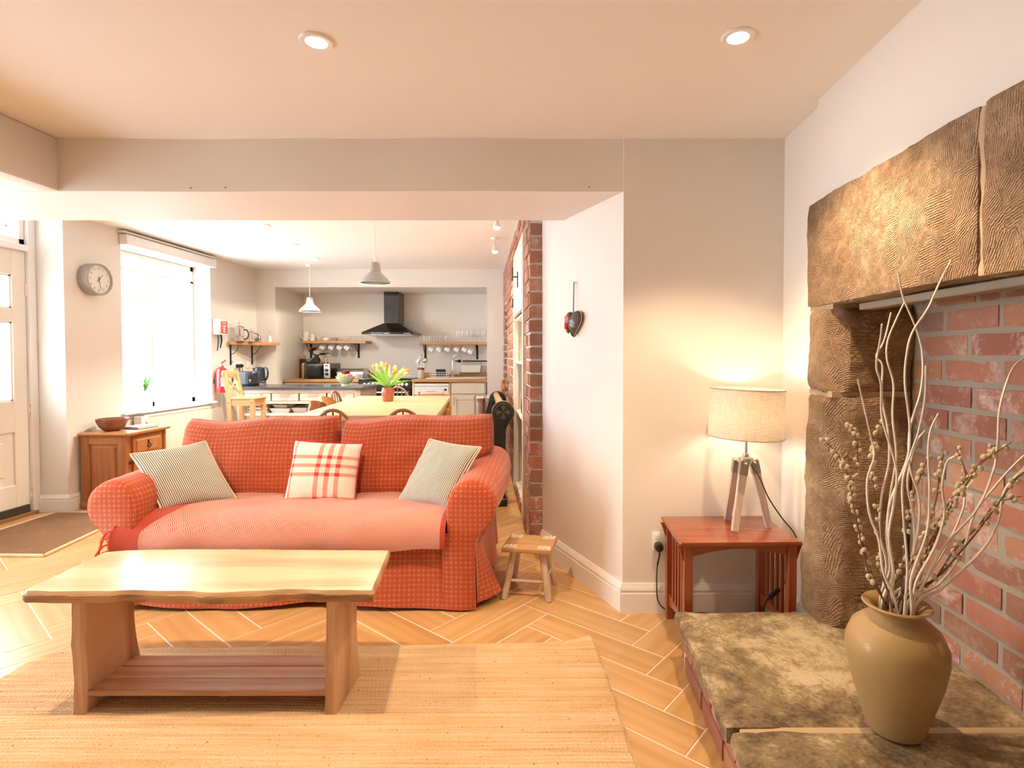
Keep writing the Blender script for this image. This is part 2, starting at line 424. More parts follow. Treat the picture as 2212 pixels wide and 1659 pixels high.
# baseboards
def baseboard(name, a, b, side=1, h=.135, t=.018):
    """profile swept from a to b; the face lies to the left of a->b when side = 1"""
    a = Vector((a[0], a[1], 0)); b = Vector((b[0], b[1], 0)); d = (b-a).normalized(); n = Vector((-d.y, d.x, 0))*side
    prof = [(0, 0), (t, 0), (t, h*.66), (t*.82, h*.70), (t*.82, h*.74), (t*.95, h*.78), (t*.85, h*.86), (t*.5, h*.93), (t*.35, h), (0, h)]
    return struct(obj(name, G().loft([[p+n*q[0]+Vector((0, 0, q[1])) for q in prof] for p in (a, b)]), M_trim, smooth=25))
baseboard('baseboard_corner', (.335, YB), (-.058, 3.352), 1)
baseboard('baseboard_rear', (1.075, YB), (.324, YB), 1)
baseboard('baseboard_right', (1.075, 2.19), (1.075, YB-.018), 1)
baseboard('baseboard_left', (XL+.012, 4.2), (XK+.018, 4.2), -1)
baseboard('baseboard_left_kitchen', (XK, 4.2), (XK, YK), -1)
# ---------------------------------------------------------------- exposed brick wall
BX0, BY0, BK = -.135, 3.37, -.134                # face line x = BX0 + BK*(y-BY0)
bdir = Vector((BK, 1, 0)).normalized(); bnor = Vector((-bdir.y, bdir.x, 0))  # towards the kitchen
bang = math.atan2(bdir.y, bdir.x)
MB = Matrix.Translation((BX0, BY0, 0)) @ Matrix.Rotation(bang, 4, 'Z')  # local x along the wall, local y out of the face
CUP0, CUP1, CUPZ0, CUPZ1 = .42, 1.43, .07, 2.06   # cupboard hole along the wall
REC0, REC1, RECZ = 2.75, 3.40, 1.82               # arched recess at the far end
mg = G()
mg.box((.01, -.30, 0), (CUP0, -.012, KCZ), M=MB).box((CUP0, -.30, CUPZ1), (CUP1, -.012, KCZ), M=MB).box((CUP0, -.30, 0), (CUP1, -.012, CUPZ0), M=MB)
mg.box((CUP1, -.30, 0), (REC0, -.012, KCZ), M=MB).box((REC0, -.30, RECZ), (REC1, -.012, KCZ), M=MB).box((REC0, -.30, 0), (REC1, -.22, RECZ), M=MB).box((REC1, -.30, 0), (3.62, -.012, KCZ), M=MB)
bw = struct(obj('wall_brick', mg, M_mortar_l))
CH, BH, BL = .084, .073, .218
def brick_mesh(name, l, h, d, seed, mat):
    return obj(name, dbox((-l/2, -d, -h/2), (l/2, 0, h/2), .036, .003, 14, seed, .007), mat, None)
def brick_variants(l, h, d, mat, n=3):
    return [brick_mesh('brick', l, h, d, s*3.1, mat) for s in range(n)]
near = []; far = []
for k in range(27):
    z = .008+CH*k+BH/2; x = (0.0 if k % 2 else -.112)
    while x < 3.6:
        a, b = max(x, .004), min(x+BL, 3.6); x += BL+.011
        if b-a < .03: continue
        segs = [(a, b)]
        for (h0, h1, zz0, zz1) in ((CUP0, CUP1, CUPZ0, CUPZ1), (REC0, REC1, -1, RECZ)):
            if zz0 < z < zz1:
                ns = []
                for s0, s1 in segs:
                    if s0 < h0: ns.append((s0, min(s1, h0)))
                    if s1 > h1: ns.append((max(s0, h1), s1))
                segs = ns
        for s0, s1 in segs:
            if s1-s0 > .02: near.append((s0, s1, z))
near.sort(key=lambda t: t[0])
protoB = brick_variants(BL, BH, .09, M_brick_l)
cut = 190
used = set()
def put_brick(proto, parent, M, sx=1.0):
    if proto.name not in used and proto.parent is None and proto['taken'] == 0:
        o = proto; proto['taken'] = 1
    else: o = proto.copy(); COL.objects.link(o)
    o.parent = parent; L, R, S = M.decompose()
    o.location = L; o.rotation_mode = 'QUATERNION'; o.rotation_quaternion = R; o.scale = (sx, 1, 1)
    if 'taken' in o: pass
    return o
def bricks_done(*protos):
    for lst in protos:
        for p in lst:
            for o in list(bpy.data.objects):
                if o.data == p.data and 'taken' in o: del o['taken']
for p in protoB: p['taken'] = 0
for i, (s0, s1, z) in enumerate(near[:cut]):
    put_brick(protoB[i % 3], bw, MB @ Matrix.Translation(((s0+s1)/2, rnd.uniform(-.002, .004), z)) @ Matrix.Rotation(math.pi*(0), 4, 'Z'), (s1-s0)/BL)
g = G()
for s0, s1, z in near[cut:]:
    g.box((s0, -.08, z-BH/2), (s1, rnd.uniform(-.002, .004), z+BH/2), .005, 1, M=MB)
# far recess jamb, facing the room
for k in range(22):
    z = .008+CH*k+BH/2
    if z < RECZ: g.box((REC1-.006, -.22, z-BH/2), (REC1+.05, -.05, z+BH/2), .005, 1, M=MB)
far_b = obj('far_bricks', g, M_brick_l, bw); far_b['kind'] = 'stuff'
# the near end of the wall: one column of brick ends facing the living room
ends = brick_variants(.10, BH, .09, M_brick_l)
for p in ends: p['taken'] = 0
for k in range(24):
    z = .008+CH*k+BH/2
    if z > BZ+.05: break
    w = .078+rnd.uniform(-.004, .006)
    put_brick(ends[k % 3], bw, Matrix.Translation((BX0+w/2, BY0-.020, z)) @ Matrix.Rotation(math.pi, 4, 'Z'), w/.10)
obj('end_mortar', G().box((BX0+.006, BY0-.008, 0), (BX0+.09, BY0+.05, BZ+.2)), M_mortar_l, bw)
bricks_done(protoB, ends)
# ---------------------------------------------------------------- fireplace
FX, NX = 1.012, 1.312                 # stone face, brick back of the opening
fp = thing('fireplace', 'sandstone fireplace with a tooled lintel and a red brick back', 'fireplace', (1.16, 1.25, .2))
JY0, JY1 = 1.985, 2.178
obj('lintel_stone', dbox((FX, 1.312, 1.392), (1.30, 2.185, 1.80), .020, .008, 6, 1.0, .010), M_stone, fp, world=True)
obj('lintel_stone', dbox((FX, .28, 1.385), (1.30, 1.300, 1.80), .020, .008, 6, 5.0, .010), M_stone, fp, world=True)
obj('mortar_joint', dbox((FX+.006, 1.296, 1.39), (1.2, 1.318, 1.795), .02, .006, 20, 2.0, .006), M_sandmortar, fp, world=True)
def jamb_stone(lo, hi, seed):
    g = dbox(lo, hi, .022, .013, 5, seed, .022)
    # chamfered inner arris, spreading a little towards the hearth
    for v in g.bm.verts:
        t = (v.co.x-lo[0])+(v.co.y-lo[1])
        if t < .055:
            k = (.055-t)*.5; v.co.x += k; v.co.y += k
        v.co.x -= max(0, (.75-v.co.z))*.035
    return g
obj('jamb_stone', jamb_stone((FX, JY0, 1.066), (1.32, JY1, 1.380), 3.0), M_stone_j, fp, world=True)
obj('jamb_stone', jamb_stone((FX, JY0, .196), (1.32, JY1, 1.056), 8.0), M_stone_j, fp, world=True)
obj('jamb_stone', jamb_stone((FX, .30, .196), (1.32, .48, 1.380), 6.0), M_stone_j, fp, world=True)
for z0, z1 in ((1.05, 1.072), (1.374, 1.398)): obj('mortar_joint', G().box((FX+.012, JY0+.014, z0), (1.31, JY1-.004, z1)), M_sandmortar, fp, world=True)
obj('support_bar', G().box((1.085, .42, 1.364), (1.14, 1.94, 1.388), .003), plain('grey_bar_paint', (.27, .23, .17), .6), fp, world=True)
bb = obj('brick_back', G().box((NX+.005, .40, .19), (NX+.05, 2.0, 1.50)), M_mortar, fp, world=True)
XF[bb.name] = XF[fp.name]
fb = brick_variants(.222, .069, .06, M_brick, 4)
for p in fb: p['taken'] = 0
MF = Matrix.Translation(-Vector((1.16, 1.25, .2)))
for k in range(16):
    z = .205+.083*k+.035; y = .42+(.0 if k % 2 else -.116)+rnd.uniform(-.01, .01)
    while y < 1.985:
        l = .222+rnd.uniform(-.012, .012)
        a, b = max(y, .42), min(y+l, 1.985); y += l+.014
        if b-a < .04: continue
        put_brick(fb[rnd.randrange(4)], bb, MF @ Matrix.Translation((NX+rnd.uniform(-.004, .004), (a+b)/2, z)) @ Matrix.Rotation(math.pi/2, 4, 'Z') @ Matrix.Rotation(rnd.uniform(-.012, .012), 4, 'Y'), (b-a)/.222)
bricks_done(fb)
# ---------------------------------------------------------------- raised hearth
he = thing('hearth', 'raised stone hearth of worn flagstones on a low course of brick', 'hearth', (.9, 1.4, 0))
def slab(y0, y1, seed):
    g = dbox((.474, y0, .150), (NX+.01, y1, .200), .024, .007, 7, seed, .012)
    for v in g.bm.verts:
        if v.co.x < .53: v.co.x += .014*mnoise.noise(Vector((v.co.y*9, seed, 0)))+.006*mnoise.noise(Vector((v.co.y*31, seed, v.co.z*20)))
    return g
obj('flagstone', slab(1.452, 2.125, 1.3), M_hearth, he, world=True)
obj('flagstone', slab(.62, 1.440, 4.1), M_hearth, he, world=True)
obj('mortar_joint', G().box((.505, 1.432, .155), (NX, 1.460, .197), .003), M_sandmortar, he, world=True)
obj('core', G().box((.512, .64, 0), (1.30, 2.09, .152)), M_mortar_l, he, world=True)
hb = brick_variants(.222, .066, .05, M_brick_l, 3)
for p in hb: p['taken'] = 0
MH = Matrix.Translation(-Vector((.9, 1.4, 0)))
for k in range(2):
    y = .65-(.11 if k else 0)
    while y < 2.07:
        a, b = max(y, .65), min(y+.222, 2.09); y += .234
        if b-a > .04: put_brick(hb[rnd.randrange(3)], he, MH @ Matrix.Translation((.500, (a+b)/2, .037+.076*k)) @ Matrix.Rotation(math.pi/2, 4, 'Z'), (b-a)/.222)
x = .55
for i in range(3):
    for k in range(2):
        put_brick(hb[(i+k) % 3], he, MH @ Matrix.Translation((.625+.232*i, 2.098, .037+.076*k)) @ Matrix.Rotation(math.pi, 4, 'Z'), 1)
bricks_done(hb)
# ---------------------------------------------------------------- recessed downlights
def spot(name, loc, energy, color, size=120, blend=.8, rad=.03, parent=None, rot=(0, 0, 0)):
    l = bpy.data.lights.new(name, 'SPOT'); l.energy = energy; l.color = color; l.spot_size = math.radians(size); l.spot_blend = blend; l.shadow_soft_size = rad
    o = bpy.data.objects.new(name, l); COL.objects.link(o); o.location = loc; o.rotation_euler = rot
    if parent is not None: o.parent = parent
    return o
def bulb_light(name, loc, energy, color, rad=.03, parent=None):
    l = bpy.data.lights.new(name, 'POINT'); l.energy = energy; l.color = color; l.shadow_soft_size = rad
    o = bpy.data.objects.new(name, l); COL.objects.link(o); o.location = loc
    if parent is not None: o.parent = parent
    return o
def downlight(x, y, zc, e, col, label, group, r=.042, off=''):
    t = thing('recessed_downlight'+off, label, 'ceiling light', (x, y, zc), 0, group)
    obj('trim_ring', G().lathe([(r*.78, -.001), (r*.80, -.006), (r*1.15, -.007), (r*1.25, -.003), (r*1.25, .0)], n=32), M_trim, t)
    obj('lamp'+off, G().lathe([(0, -.004), (r*.75, -.004), (r*.75, -.001), (0, -.001)], n=24), M_lampglow, t)
    spot('downlight_beam'+off, (0, 0, -.02), e, col, 106, .45, .028, t)
downlight(-.75, 1.77, CZ, E_DOWN, WARM, 'lit recessed downlight in the cream ceiling above the rug', 'sitting room downlights')
downlight(.585, 1.745, CZ, E_DOWN, WARM, 'lit recessed downlight in the cream ceiling before the fireplace', 'sitting room downlights')
# the row goes on past the left edge of the photograph: the coffee table's shadow needs this one
downlight(-2.08, 1.76, CZ, E_DOWN, WARM, 'recessed ceiling downlight nearest the side beam', 'sitting room downlights', off='_offscreen')
for px, py, lab in ((571, 486, 'small recessed light in the white kitchen ceiling nearest the beam'), (633.6, 528, 'small recessed light in the white kitchen ceiling, middle of its row'), (681, 559, 'small recessed light in the white kitchen ceiling nearest the cooking alcove')):
    p = AZ(px, py, KCZ); downlight(p.x, p.y, KCZ, E_KITCH, SOFTWARM, lab, 'kitchen downlights', .04)
# ================================================================ sitting room
def fabric_red():
    t = NT('red_stitched_fabric'); uv = t.n('TexCoord').outputs['UV']
    wob = t.n('VectorMath', {0: t.noise(uv, 9, 2, out='Color'), 'Scale': .006}, operation='SCALE').outputs[0]
    uv2 = t.n('VectorMath', {0: uv, 1: wob}, operation='ADD').outputs[0]
    sp = t.n('SeparateXYZ', {0: uv2})
    def fr(o): return t.math('ABSOLUTE', t.math('SUBTRACT', t.math('FRACT', t.math('MULTIPLY', o, 1/.0225)), .5))
    a, b = fr(sp.outputs[0]), fr(sp.outputs[1])
    def lt(x, y): return t.math('LESS_THAN', x, y)
    m = t.math('MAXIMUM', t.math('MULTIPLY', lt(a, .06), lt(b, .38)), t.math('MULTIPLY', lt(b, .06), lt(a, .38)))
    nz = t.noise(uv, 26, 3); m = t.math('MULTIPLY', m, t.ramp(nz, [(.32, (.35,)*3), (.62, (1,)*3)]))
    big = t.noise(uv, 3, 3)
    base = t.mix(big, (.40, .055, .014), (.50, .085, .026))
    c = t.mix(t.math('MULTIPLY', m, .72), base, (.68, .36, .19))
    h = t.math('ADD', t.math('MULTIPLY', t.noise(uv, 500, 2), .5), t.math('MULTIPLY', m, .8))
    return t.bsdf(Base_Color=c, Roughness=.9, Sheen_Weight=.25, Normal=t.bump(h, .35, .002))
def fabric_throw():
    t = NT('terracotta_diamond_weave'); uv = t.n('TexCoord').outputs['UV']; sp = t.n('SeparateXYZ', {0: uv})
    def tri(o, p): return t.math('MULTIPLY', t.math('ABSOLUTE', t.math('SUBTRACT', t.math('FRACT', t.math('MULTIPLY', o, 1/p)), .5)), 2.0)
    f = t.math('ADD', tri(sp.outputs[0], .072), tri(sp.outputs[1], .052))
    st = t.math('GREATER_THAN', t.math('FRACT', t.math('MULTIPLY', f, 3.5)), .46)
    inn = t.math('MULTIPLY', t.math('GREATER_THAN', sp.outputs[0], .13), t.math('LESS_THAN', sp.outputs[0], 1.535))
    c = t.mix(t.math('MULTIPLY', t.math('MULTIPLY', st, inn), .82), (.44, .05, .03), (.74, .50, .40))
    return t.bsdf(Base_Color=c, Roughness=.95, Sheen_Weight=.3, Normal=t.bump(t.noise(uv, 420, 2), .3, .002))
def fabric_tick():
    t = NT('ticking_stripe'); uv = t.n('TexCoord').outputs['UV']; sp = t.n('SeparateXYZ', {0: uv})
    f = t.math('FRACT', t.math('MULTIPLY', sp.outputs[0], 1/.0105))
    c = t.mix(t.math('GREATER_THAN', f, .52), (.78, .75, .68), (.13, .135, .14))
    return t.bsdf(Base_Color=c, Roughness=.95, Sheen_Weight=.2, Normal=t.bump(t.noise(uv, 500, 2), .25, .0015))
def fabric_plaid():
    t = NT('red_plaid_cotton'); uv = t.n('TexCoord').outputs['UV']; sp = t.n('SeparateXYZ', {0: uv})
    def bands(o, cs, w):
        m = None
        for c in cs:
            k = t.math('LESS_THAN', t.math('ABSOLUTE', t.math('SUBTRACT', o, c)), w)
            m = k if m is None else t.math('MAXIMUM', m, k)
        return m
    v = bands(sp.outputs[0], (-.012, .043, .098), .0125); h = bands(sp.outputs[1], (.09, .035, -.02), .011)
    v2 = bands(sp.outputs[0], (-.168, .205), .006); h2 = bands(sp.outputs[1], (-.168,), .008)
    m = t.math('ADD', t.math('MAXIMUM', v, v2), t.math('MAXIMUM', h, h2))
    c = t.ramp(t.math('MULTIPLY', m, .5), [(.0, (.80, .74, .67)), (.3, (.74, .33, .27)), (.8, (.58, .04, .04))], 'CONSTANT')
    return t.bsdf(Base_Color=c, Roughness=.95, Sheen_Weight=.2, Normal=t.bump(t.noise(uv, 450, 2), .3, .0015))
M_red = fabric_red(); M_throw = fabric_throw(); M_tick = fabric_tick(); M_plaid = fabric_plaid()
M_redpipe = plain('crimson_piping', (.50, .02, .05), .8); M_creampipe = plain('cream_piping', (.74, .70, .62), .85)
M_fringe = plain('red_wool', (.66, .09, .06), .95)
def nz(x, y=0, z=0): return mnoise.noise(Vector((x, y, z)))
# ---- sofa
SX, SY = -1.222, 2.565
sofa = thing('sofa', 'two-seat sofa in a loose red-orange cross-stitched cover', 'sofa', (SX, SY, 0))
obj('base', G().box((-.80, .03, .05), (.80, .86, .285), .02, 2), M_red, sofa)
def arm(sg):
    prof = [(.733, .03), (.733, .20), (.733, .40), (.728, .47)] + [(.845+.117*math.cos(math.radians(a)), .503+.117*math.sin(math.radians(a))) for a in range(180, -61, -15)] + [(.885, .375), (.868, .33), (.862, .24), (.86, .14), (.862, .03)]
    ys = [(-.022, .80), (-.018, .93), (-.006, .985), (.015, 1.0)]+[(.015+.84*i/22, 1.0) for i in range(1, 23)]+[(.868, .97)]
    c = Vector((.83, 0, .30)); rings = []
    for y, k in ys:
        r = []
        for (x, z) in prof:
            kx = c.x+(x-c.x)*k; kz = c.z+(z-c.z)*k if z > .05 else z
            w = .006*nz(x*6, y*5, z*6)+.004*nz(x*17, y*13, z*15)
            kz2 = kz + (.03*max(0, y) if z > .45 else 0)
            r.append((sg*(kx+w+(.02*math.sin(y*3.6) if z > .45 and x > .8 else 0)), y+w*.5, kz2+w*.6))
        rings.append(r)
    g = G().loft(rings); return g
for sg in (1, -1): obj('arm', arm(sg), M_red, sofa, smooth=60)
obj('back_frame', G().box((-.79, .66, .05), (.79, .875, .70), .05, 4), M_red, sofa, smooth=60)
def cushion(w0, w1, z0, z1, y0, t, lean, seed, outer, wr=.012):
    """soft back cushion between x=w0..w1; outer = side (+1/-1) that rides over the arm"""
    def f(side):
        def fn(u, v):
            a, b = u*2-1, v*2-1
            x = (w0+w1)/2+(w1-w0)/2*a*(1-.03*abs(b)**4); z = (z0+z1)/2+(z1-z0)/2*b*(1-.02*abs(a)**6)
            if a*outer > 0 and z < .66: x -= outer*(abs(a)**2)*.15*min(1, (.66-z)/.10)
            if b > 0: z += b*(.022*nz(x*4+seed, seed)+.016*math.sin(x*5+seed))
            th_ = t*(max(0, 1-abs(a)**5)*max(0, 1-abs(b)**5))**.38
            n = wr*nz(x*5+seed, z*6, seed)+.006*nz(x*14, z*18+seed, 3)+.007*math.sin(z*30+6*nz(x*3, z*2, seed))*max(0, nz(x*2.5+seed, z*2.5, 7))*1.5
            y = y0+lean*(z-z0)-side*(th_+(n if abs(a) < .97 and abs(b) < .97 else n*.3))
            return (x, y, z)
        return fn
    g = G()
    for side in (1, -1): g.grid(f(side), 44, 34, uvfn=lambda u, v: (w0+(w1-w0)*u, (z1-z0)*v))
    bmesh.ops.remove_doubles(g.bm, verts=g.bm.verts[:], dist=.0015)
    return g
obj('back_cushion', cushion(-.905, -.008, .40, .842, .555, .125, .20, 1.7, -1), M_red, sofa, smooth=80)
obj('back_cushion', cushion(.0, .885, .40, .850, .555, .13, .20, 4.4, 1), M_red, sofa, smooth=80)
obj('seat_cushion', G().box((-.722, .0, .285), (.722, .62, .425), .045, 4), M_red, sofa, smooth=80)
def skirt_front(u, v):
    x = -.855+1.655*u; z = .022+.27*v; k = 1-v
    wv = .020*math.sin(x*6.5+1.2)+.012*math.sin(x*13+.4)+.008*nz(x*9, z*3)
    return (x, .012-.020*k+wv*k*.8, z+.010*math.sin(x*6.0+.5)*k)
obj('skirt', G().grid(skirt_front, 90, 14), M_red, sofa, smooth=80)
def skirt_corner(u, v):     # the right-hand arm's front panel below the roll
    x = .705+.155*u; z = .010+.36*v; k = 1-v
    return (x+.006*k, -.016-.010*k*math.sin(u*3.1), z)
obj('skirt', G().grid(skirt_corner, 12, 14), M_red, sofa, smooth=80)
def skirt_side(sg):
    def fn(u, v):
        y = -.012+.88*u; z = .03+.33*v; k = (1-v)**1.3
        fl = .064*math.exp(-((y-.10)/.07)**2)+.018*math.sin(y*14)+.03
        return (sg*(.862+fl*k-.03*k*math.exp(-(y/.02)**2)), y+.02*k*math.sin(y*20), z+.015*k*math.exp(-((y-.1)/.08)**2))
    return fn
for sg in (1, -1): obj('skirt', G().grid(skirt_side(sg), 60, 14), M_red, sofa, smooth=80)
# ---- throw over the seat
thr = thing('throw_blanket', 'terracotta diamond-weave throw laid over the sofa seat', 'throw', (SX, SY, .29))
TP = smooth_path([(0, .50, .432), (0, .36, .446), (0, .20, .450), (0, .08, .440), (0, .005, .415), (0, -.034, .37), (0, -.045, .325), (0, -.036, .288)], 6)
tl = [0.0]
for a, b in zip(TP[:-1], TP[1:]): tl.append(tl[-1]+(b-a).length)
def tpos(v):
    s = v*tl[-1]
    for k in range(len(tl)-1):
        if s <= tl[k+1]+1e-9: return TP[k].lerp(TP[k+1], (s-tl[k])/(tl[k+1]-tl[k]))
    return TP[-1]
def throw_fn(u, v):
    p = tpos(v); front = max(0, min(1, (v-.55)/.3))
    xl = -.722-.11*front**1.5; xr = .726
    x = xl+(xr-xl)*u
    n = .010*nz(x*4, v*5, 2)+.006*nz(x*9, v*8, 5)+.010*front*nz(x*5, 1, 9)
    edge = .02*front*(nz(x*3, 4, 4))+ (.022*max(0, (x-.45))*front/.28 if x > .45 else 0)
    return (x-0, p.y-n*front-(.004 if x < -.70 else 0), p.z+.008*(1-front)+n*(1-front)+edge-.291+.001*0)
g = G().grid(throw_fn, 90, 46, uvfn=lambda u, v: (u*1.56, v*tl[-1]))
obj('blanket', g, M_throw, thr, smooth=80)
g = G()
for k in range(9):
    q = Vector(throw_fn(0, .60+.048*k)); a = .04+.015*rnd.random()
    g.tube([q, q+Vector((-.02, -.012, -.008)), q+Vector((-.03-rnd.random()*.015, -.018, -a)), q+Vector((-.025-rnd.random()*.02, -.02, -a-.03))], [.004, .005, .005, .003], 6)
o = obj('fringe', g, M_fringe, thr); o['kind'] = 'stuff'
# ---- scatter cushions, built between their four corners
def pillow(name, label, tl_, tr_, br_, bl_, t, mat, pipe, group, seed, w=.40, uvrot=0, twist=0):
    A, B, C_, D = [Vector(q) for q in (tl_, tr_, br_, bl_)]; c = (A+B+C_+D)/4
    n = ((B-A)+(C_-D)).cross((D-A)+(C_-B)).normalized()
    if n.y > 0: n = -n
    pt = thing(name, label, 'cushion', c, 0, group); g = G()
    def P(u, v): return (A*(1-u)+B*u)*v+(D*(1-u)+C_*u)*(1-v)
    def f(side):
        def fn(u, v):
            a, b = u*2-1, v*2-1
            pin = 1-.055*(1-abs(b)**2)*abs(a)**3; pin2 = 1-.055*(1-abs(a)**2)*abs(b)**3
            p = P(.5+.5*a*pin, .5+.5*b*pin2)
            th_ = t*(max(0, 1-a**2)*max(0, 1-b**2))**.5*1.0
            th_ += (.006*nz(a*2+seed, b*2, seed)+.004*nz(a*5, b*5+seed))*(1 if max(abs(a), abs(b)) < .95 else 0)
            return p+n*(side*th_)-c
        return fn
    def uvf(u, v):
        a, b = (u-.5)*w, (v-.5)*w
        return (a, b) if not uvrot else (b, a)
    for side in (1, -1): g.grid(f(side), 30, 30, uvfn=uvf)
    bmesh.ops.remove_doubles(g.bm, verts=g.bm.verts[:], dist=.001)
    obj('cover', g, mat, pt, smooth=80)
    f1 = f(0); N = 24
    path = [f1(i/N, 0) for i in range(N)]+[f1(1, i/N) for i in range(N)]+[f1(1-i/N, 1) for i in range(N)]+[f1(0, 1-i/N) for i in range(N+1)]
    obj('piping', G().tube(path, .0045, 6, cap=False), pipe, pt)
    return pt
GP = 'scatter cushions on the sofa'
pillow('scatter_cushion', 'cream cushion with red plaid bands and crimson piping in the sofa middle', AY(636, 950, 2.985), AY(785, 958, 2.97), AY(767, 1090, 2.86), AY(609, 1092, 2.86), .062, M_plaid, M_redpipe, GP, 1.0)
pillow('scatter_cushion', 'dark ticking-striped cushion leaning on the sofa arm beside the cabinet', AY(281, 981, 2.74), AY(444, 953, 2.97), AY(513, 1080, 2.88), AY(350, 1104, 2.68), .062, M_tick, M_creampipe, GP, 2.0)
pillow('scatter_cushion', 'pale ticking-striped cushion propped against the sofa arm beside the stool', AY(928, 948, 2.97), AY(1040, 966, 2.86), AY(968, 1099, 2.70), AY(856, 1088, 2.86), .062, M_tick, M_creampipe, GP, 3.0)
# ---- jute rug with real knots
def jute():
    t = NT('jute_weave'); uv = t.n('TexCoord').outputs['UV']
    row = t.noise(t.n('Mapping', {'Vector': uv, 'Scale': (1.2, 62, 1)}).outputs[0], 1.0, 4, .6)
    bl = t.noise(uv, 4, 4); fine = t.noise(uv, 160, 3); sp = t.noise(uv, 75, 2)
    c = t.ramp(t.math('ADD', t.math('MULTIPLY', row, .6), t.math('ADD', t.math('MULTIPLY', bl, .2), t.math('MULTIPLY', fine, .22))), [(.32, (.40, .225, .105)), (.44, (.58, .385, .20)), (.58, (.71, .52, .33)), (.75, (.78, .62, .44))])
    c = t.mix(t.ramp(sp, [(.66, (0, 0, 0)), (.74, (1, 1, 1))]), c, (.36, .17, .07))
    return t.bsdf(Base_Color=c, Roughness=.95, Normal=t.bump(fine, .6, .003))
RQ = [Vector((-2.06, 1.02, 0)), Vector((.325, .98, 0)), Vector((.176, 2.268, 0)), Vector((-2.055, 2.195, 0))]
nu, nv = 800, 370
U, V_ = np.meshgrid(np.linspace(0, 1, nu), np.linspace(0, 1, nv), indexing='ij')
P0, P1, P2, P3 = [np.array(p) for p in RQ]
XY = (P0[None, None]*(1-U)[..., None]+P1[None, None]*U[..., None])*(1-V_)[..., None]+(P3[None, None]*(1-U)[..., None]+P2[None, None]*U[..., None])*V_[..., None]
x, y = XY[..., 0].copy(), XY[..., 1].copy()
kw = .0145
row = np.floor(y/kw); ph = (x/kw+.35*np.sin(row*2.1)+.15*np.sin(x*7+row))
hgt = .009+.0058*np.abs(np.sin(np.pi*y/kw))*(.55+.45*np.abs(np.sin(np.pi*ph+np.pi*y/kw*.6)))
ed = np.minimum.reduce([U*2.3, (1-U)*2.3, V_*1.25, (1-V_)*1.25]); hgt *= np.clip(ed/.012, .25, 1)
y += .006*np.sin(x*4.1+1)*V_ + .004*np.sin(x*11)*V_; x += .006*np.sin(y*7)+.003*np.sin(y*41)
lift = np.exp(-(((x-.17)/.06)**2+((y-2.26)/.05)**2)); hgt += .012*lift; y += .02*lift
cornr = np.clip(1-((x+2.06)**2+(y-2.2)**2)**.5/.12, 0, 1); y -= .03*cornr; x += .03*cornr
me = bpy.data.meshes.new('jute_rug'); vts = np.stack([x+.95, y-1.6, hgt+.0005], -1).reshape(-1, 3).astype('f')
I = np.arange(nu*nv).reshape(nu, nv); q = np.stack([I[:-1, :-1], I[1:, :-1], I[1:, 1:], I[:-1, 1:]], -1).reshape(-1, 4)
me.vertices.add(len(vts)); me.vertices.foreach_set('co', vts.ravel()); me.loops.add(q.size); me.loops.foreach_set('vertex_index', q.ravel().astype('i'))
me.polygons.add(len(q)); me.polygons.foreach_set('loop_start', np.arange(0, q.size, 4, dtype='i')); me.update(calc_edges=True)
me.polygons.foreach_set('use_smooth', [True]*len(q))
l = me.uv_layers.new(name='UVMap'); l.data.foreach_set('uv', vts[q.ravel()][:, :2].ravel())
me.materials.append(jute()); rug = bpy.data.objects.new('jute_rug', me); rug.location = (-.95, 1.6, 0); COL.objects.link(rug)
tag(rug, 'natural woven jute rug under the live-edge coffee table', 'rug')
# ---- coffee table
M_ac_top = grainwood('pale_acacia', (.80, .61, .40), (.72, .51, .30), (.54, .33, .17), 'x', .24, .25, .75, .8)
M_ac_leg = grainwood('acacia_end_slab', (.64, .41, .26), (.54, .31, .18), (.36, .17, .085), 'z', .38, .1, .55, 1.3)
M_ac_shelf = grainwood('acacia_shelf', (.64, .41, .26), (.54, .31, .18), (.36, .17, .085), 'x', .33, .15, .55, 1.3)
M_bark = wood('live_edge_bark', (.55, .32, .15), (.16, .06, .03), 'x', .6, .9, contrast=2.0)
ct = thing('coffee_table', 'live-edge wooden coffee table with slab legs and a low shelf', 'coffee table', (-1.19, 1.97, 0))
ZR = .0135
def top_outline():
    f = []; N = 46
    for i in range(N+1):
        s = i/N; x = -1.762+(1.762-.592)*s
        y = 1.790-.010*math.sin(s*5.2+.4)+.016*math.exp(-((s-.28)/.10)**2)-.012*math.exp(-((s-.60)/.12)**2)+.005*math.sin(s*19)+.003*math.sin(s*43)
        f.append((x, y))
    b = []
    for i in range(N+1):
        s = i/N; x = -.648-(1.775-.648)*s; b.append((x, 2.178-.004*math.sin(s*7)+.008*math.sin(s*3.1)-.02*max(0, s-.93)/.07))
    f[0] = (-1.752, f[0][1]+.012)
    return f+b
TO = top_outline(); cxy = Vector((-1.19, 1.98))
def inset(k): return [(cxy.x+(p[0]-cxy.x)*(1-k*.35), cxy.y+(p[1]-cxy.y)*(1-k)) for p in TO]
rings = []
for k, z in ((.045, .388), (.012, .390), (0, .400), (.006, .414), (.025, .425)):
    rings.append([(p[0]+.003*nz(p[0]*9, z*80), p[1]+.004*nz(p[0]*14, z*60, 2), z) for p in inset(k)])
obj('table_top', G().loft(rings), M_ac_top, ct, world=True, smooth=50)
